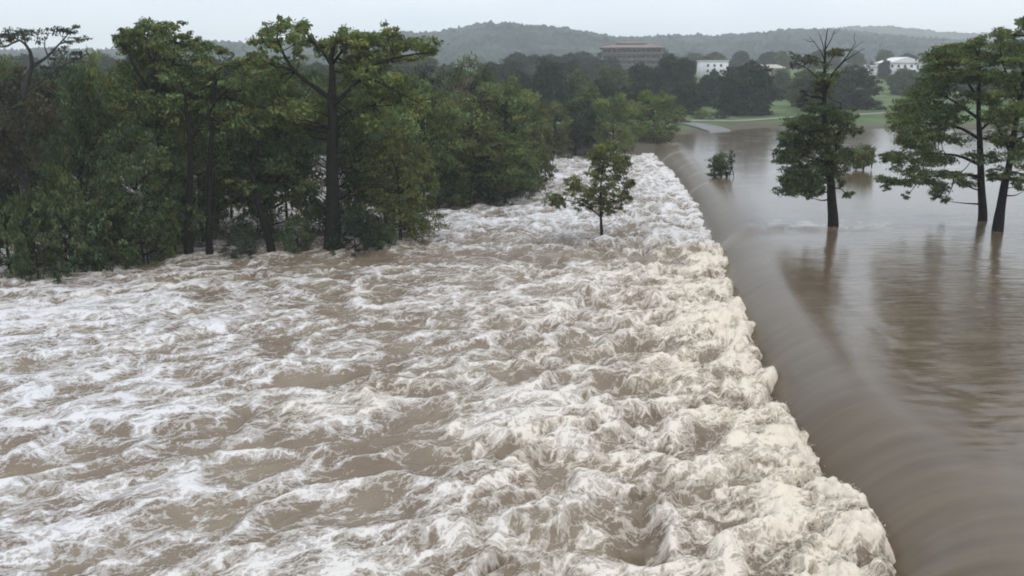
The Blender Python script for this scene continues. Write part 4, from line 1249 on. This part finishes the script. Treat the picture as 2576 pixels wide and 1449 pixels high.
FARG = "dark trees on the far bank"
for args in (
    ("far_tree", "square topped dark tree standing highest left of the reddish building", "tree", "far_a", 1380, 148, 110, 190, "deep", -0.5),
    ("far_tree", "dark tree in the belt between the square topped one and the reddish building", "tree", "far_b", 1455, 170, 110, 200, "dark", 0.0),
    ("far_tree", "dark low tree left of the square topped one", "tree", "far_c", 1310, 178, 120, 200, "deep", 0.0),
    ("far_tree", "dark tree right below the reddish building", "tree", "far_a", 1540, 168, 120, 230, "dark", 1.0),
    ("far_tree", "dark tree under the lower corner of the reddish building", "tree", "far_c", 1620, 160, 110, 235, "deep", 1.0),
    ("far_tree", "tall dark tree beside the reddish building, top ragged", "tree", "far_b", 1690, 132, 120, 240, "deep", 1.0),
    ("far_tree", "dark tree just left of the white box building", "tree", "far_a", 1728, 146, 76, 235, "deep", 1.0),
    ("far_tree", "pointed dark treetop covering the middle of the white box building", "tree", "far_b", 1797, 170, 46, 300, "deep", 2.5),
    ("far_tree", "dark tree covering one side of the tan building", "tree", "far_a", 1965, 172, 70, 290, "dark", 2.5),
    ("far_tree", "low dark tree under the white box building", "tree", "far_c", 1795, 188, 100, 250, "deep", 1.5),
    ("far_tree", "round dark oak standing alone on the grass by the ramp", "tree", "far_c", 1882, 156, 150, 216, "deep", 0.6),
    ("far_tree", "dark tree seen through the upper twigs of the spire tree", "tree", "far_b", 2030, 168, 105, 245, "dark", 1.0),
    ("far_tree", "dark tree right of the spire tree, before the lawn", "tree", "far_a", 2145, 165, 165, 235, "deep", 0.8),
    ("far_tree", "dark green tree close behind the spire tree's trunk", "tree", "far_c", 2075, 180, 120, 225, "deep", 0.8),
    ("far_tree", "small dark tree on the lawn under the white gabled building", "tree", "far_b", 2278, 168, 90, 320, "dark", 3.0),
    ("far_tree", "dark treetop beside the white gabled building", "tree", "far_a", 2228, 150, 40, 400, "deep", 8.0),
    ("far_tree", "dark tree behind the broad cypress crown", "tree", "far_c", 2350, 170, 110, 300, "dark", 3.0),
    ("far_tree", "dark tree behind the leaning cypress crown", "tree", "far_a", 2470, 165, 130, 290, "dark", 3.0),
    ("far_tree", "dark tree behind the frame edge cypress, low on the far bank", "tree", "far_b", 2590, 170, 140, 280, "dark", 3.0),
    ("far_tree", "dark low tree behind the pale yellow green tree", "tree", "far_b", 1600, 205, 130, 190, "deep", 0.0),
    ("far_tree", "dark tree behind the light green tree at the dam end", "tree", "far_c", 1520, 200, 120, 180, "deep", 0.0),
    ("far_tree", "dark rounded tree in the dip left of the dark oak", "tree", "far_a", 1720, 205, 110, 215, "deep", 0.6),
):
    plant_px(*args, group=FARG)

for args in (
    ("bank_shrub", "pale yellow shrub at the top of the ramp", "shrub", "shrub", 1712, 268, 50, 185, "lime", 0.2),
    ("bank_shrub", "yellow green shrub on the grass left of the dark oak", "shrub", "shrub_b", 1765, 276, 60, 200, "bright", 0.6),
    ("bank_shrub", "grey green shrub close to the dark oak", "shrub", "shrub", 1815, 278, 40, 205, "grey", 0.6),
):
    plant_px(*args, group="shrubs on the far bank")

# belt of trees at the foot of the hills
for k in range(16):
    px = -330 + k * 92 + random.uniform(-25, 25)
    Y = random.uniform(92, 128) if px < 1000 else random.uniform(125, 150)
    plant_px("grove_tree", "dark tree deep in the wood behind the flooded grove, only its crown showing", "tree", random.choice(["round_a", "round_b", "round_c"]), px, random.uniform(158, 196), random.uniform(150, 210), Y,
             random.choice(["dark", "deep", "mid"]), WZ, "trees deep in the wood behind the grove")
for k in range(50):
    px = -250 + k * 62 + random.uniform(-22, 22)
    Y = random.uniform(250, 330) if px < 1450 else random.uniform(450, 520)
    p = P(px, 200, Y)
    gz = float(ground_z(p[0], Y))
    plant("distant_tree", "dark distant tree in the wooded belt at the foot of the hills", "tree", random.choice(["far_a", "far_b", "far_c"]), p[0], Y, gz - 0.5, random.uniform(9, 12), random.uniform(12, 17),
          random.choice(["deep", "dark", "dark"]), "wooded belt below the hills")


for px in (1300, 1345, 1392, 1436, 1482, 1526):
    p = P(px, 176, 372)
    gz = float(ground_z(p[0], 372))
    plant("distant_tree", "dark distant tree in the wooded belt at the foot of the hills", "tree", random.choice(["far_a", "far_b", "far_c"]), p[0], 372 + random.uniform(-8, 8), gz - 0.5, random.uniform(9, 11), 14,
          "deep", "wooded belt below the hills")


# ------------------------------------------------------------------ buildings on the far hillside
def box(vs, fs, x0, x1, y0, y1, z0, z1):
    n = len(vs)
    vs += [(x0, y0, z0), (x1, y0, z0), (x1, y1, z0), (x0, y1, z0), (x0, y0, z1), (x1, y0, z1), (x1, y1, z1), (x0, y1, z1)]
    fs += [(n, n + 3, n + 2, n + 1), (n + 4, n + 5, n + 6, n + 7), (n, n + 1, n + 5, n + 4), (n + 1, n + 2, n + 6, n + 5), (n + 2, n + 3, n + 7, n + 6), (n + 3, n, n + 4, n + 7)]


def box_obj(name, x0, x1, y0, y1, z0, z1, mat, parent):
    vs, fs = [], []
    box(vs, fs, x0, x1, y0, y1, z0, z1)
    return link(name, mesh_np(name, vs, fs, mat), parent)


def hip_roof(name, x0, x1, y0, y1, z0, h, inset, mat, parent, over=0.8):
    x0, x1, y0, y1 = x0 - over, x1 + over, y0 - over, y1 + over
    ym = (y0 + y1) / 2
    vs = [(x0, y0, z0), (x1, y0, z0), (x1, y1, z0), (x0, y1, z0), (x0, y0, z0 + 0.35), (x1, y0, z0 + 0.35), (x1, y1, z0 + 0.35), (x0, y1, z0 + 0.35), (x0 + inset, ym, z0 + h), (x1 - inset, ym, z0 + h)]
    me = bpy.data.meshes.new(name)
    me.from_pydata(vs, [], [(0, 3, 2, 1), (0, 1, 5, 4), (1, 2, 6, 5), (2, 3, 7, 6), (3, 0, 4, 7), (4, 5, 9, 8), (6, 7, 8, 9), (5, 6, 9), (7, 4, 8)])
    me.materials.append(mat)
    return link(name, me, parent)


W_RED = simple_mat("reddish_stone_wall", (0.20, 0.165, 0.155), 0.9, 0.15, 0.4)
R_RED = simple_mat("reddish_roof", (0.21, 0.155, 0.145), 0.85, 0.2, 0.6)
W_WHITE = simple_mat("white_render", (0.68, 0.68, 0.69), 0.8, 0.05, 0.4)
W_TAN = simple_mat("tan_render", (0.50, 0.44, 0.34), 0.85, 0.1, 0.4)
W_GLASS = simple_mat("dark_window", (0.035, 0.04, 0.045), 0.15, 0.2, 0.5, 0.5)
R_PALE = simple_mat("pale_metal_roof", (0.72, 0.72, 0.72), 0.5, 0.06, 0.3)


def building(name, label, px0, px1, Y, depth, rot):
    pm = P((px0 + px1) / 2, 160, Y)
    e = bpy.data.objects.new(name, None)
    COL.objects.link(e)
    e.location = (pm[0], Y, 0)
    e.rotation_euler = (0, 0, rot)
    tag(e, label, "building")
    return e, (px1 - px0) * M_PER_PX(Y)


def zpx(py, Y):
    return float(P(1288, py, Y)[2])


# reddish three-storey building with dark window bands
Yr = 440
e, w = building("large_building", "long reddish building with dark window bands above the far treetops", 1518, 1662, Yr, 18, math.radians(-7))
gz = float(ground_z(e.location.x, Yr)) - 1
z1, z2, z3 = zpx(150, Yr), zpx(138, Yr), zpx(121, Yr)
box_obj("wall", -w / 2, w / 2, 0, 18, gz, z3, W_RED, e)
for zt, zb in ((zpx(124, Yr), zpx(132, Yr)), (zpx(140, Yr), zpx(147, Yr)), (zpx(154, Yr), zpx(160, Yr))):
    n = 12
    for i in range(n):
        x0 = -w / 2 + 0.5 + i * (w - 1) / n
        box_obj("window", x0, x0 + (w - 1) / n - 0.3, -0.06, 0.1, zb, zt, W_GLASS, e)
    box_obj("balcony_slab", -w / 2 - 0.6, w / 2 + 0.6, -1.2, 0.2, zb - 0.5, zb - 0.05, W_RED, e)
hip_roof("roof", -w / 2, w / 2, 0, 18, z3, 2.4, 8, R_RED, e, 1.4)
box_obj("roof_monitor", -w * 0.26, w * 0.22, 6, 12, z3 + 1.4, zpx(109, Yr), simple_mat("pinkish_panel", (0.30, 0.25, 0.24), 0.8, 0.1, 0.4), e)
hip_roof("monitor_roof", -w * 0.26, w * 0.22, 6, 12, zpx(109, Yr), 1.0, 3, R_RED, e, 0.6)

# white box building
Yw = 400
e, w = building("white_building", "bright white box building above the dark trees beside the oak", 1772, 1832, Yw, 10, math.radians(6))
gz = float(ground_z(e.location.x, Yw)) - 1
zt = zpx(154, Yw)
box_obj("wall", -w / 2, w / 2, 0, 10, gz, zt, W_WHITE, e)
box_obj("roof", -w / 2 - 0.3, w / 2 + 0.3, -0.3, 10.3, zt, zt + 0.35, R_PALE, e)
for i in range(3):
    for zz in (zpx(168, Yw), zpx(182, Yw)):
        x0 = -w / 2 + 1.2 + i * (w - 2) / 3
        box_obj("window", x0, x0 + 1.0, -0.05, 0.1, zz, zz + 1.1, W_GLASS, e)

# tan building
Yt = 390
e, w = building("tan_building", "low tan building behind the oak's shoulder", 1905, 1975, Yt, 12, math.radians(-4))
gz = float(ground_z(e.location.x, Yt)) - 1
zt = zpx(173, Yt)
box_obj("wall", -w / 2, w / 2, 0, 12, gz, zt, W_TAN, e)
hip_roof("roof", -w / 2, w / 2, 0, 12, zt, 1.8, 3, simple_mat("tan_roof", (0.42, 0.38, 0.31), 0.8, 0.1, 0.5), e, 0.6)
for i in range(4):
    x0 = -w / 2 + 1 + i * (w - 2) / 4
    box_obj("window", x0, x0 + 1.2, -0.05, 0.1, zt - 2.2, zt - 0.9, W_GLASS, e)


def gable_building(name, label, px0, px1, py_ridge, py_eave, Y, depth, wallm, roofm, rot):
    e, w = building(name, label, px0, px1, Y, depth, rot)
    gz = float(ground_z(e.location.x, Y)) - 1
    ze, zr = zpx(py_eave, Y), zpx(py_ridge, Y)
    box_obj("wall", -w / 2, w / 2, 0, depth, gz, ze, wallm, e)
    vs = [(-w / 2 - .5, -.5, ze), (0, -.5, zr), (w / 2 + .5, -.5, ze), (-w / 2 - .5, depth + .5, ze), (0, depth + .5, zr), (w / 2 + .5, depth + .5, ze)]
    me = bpy.data.meshes.new("roof")
    me.from_pydata(vs, [], [(0, 2, 1), (3, 4, 5), (0, 1, 4, 3), (1, 2, 5, 4), (0, 3, 5, 2)])
    me.materials.append(roofm)
    link("roof", me, e)
    n = max(2, int(w / 3))
    for i in range(n):
        x0 = -w / 2 + 0.8 + i * (w - 1) / n
        box_obj("window", x0, x0 + 1.1, -0.05, 0.1, ze - 2.0, ze - 0.8, W_GLASS, e)
    return e


gable_building("gabled_building", "large white gabled building above the far lawn", 2238, 2324, 143, 158, 420, 14, W_WHITE, R_PALE, math.radians(5))
gable_building("low_shed", "low white shed left of the white gabled building", 2168, 2212, 163, 168, 410, 8, W_WHITE, R_PALE, 0.0)
gable_building("hill_house", "tiny white house on the slope of the middle hill", 1152, 1192, 100, 103, 800, 10, W_WHITE, R_PALE, 0.0)


# ------------------------------------------------------------------ haze between the bank and the hills
def build_haze():
    m = bpy.data.materials.new("haze")
    m.use_nodes = True
    nt = m.node_tree
    nt.nodes.clear()
    out = nt.nodes.new("ShaderNodeOutputMaterial")
    v = nt.nodes.new("ShaderNodeVolumePrincipled")
    v.inputs["Color"].default_value = (0.95, 0.975, 1.0, 1)
    v.inputs["Density"].default_value = HAZE_DENSITY
    v.inputs["Anisotropy"].default_value = 0.2
    nt.links.new(v.outputs[0], out.inputs["Volume"])
    vs, fs = [], []
    box(vs, fs, -2450, 2450, -140, 2500, -6.0, 118.0)
    o = link("haze", mesh_np("haze", vs, fs, m))
    tag(o, kind="stuff", label="thin rain haze over the river and hills")


build_haze()
print("leaves", STAT["leaf"])
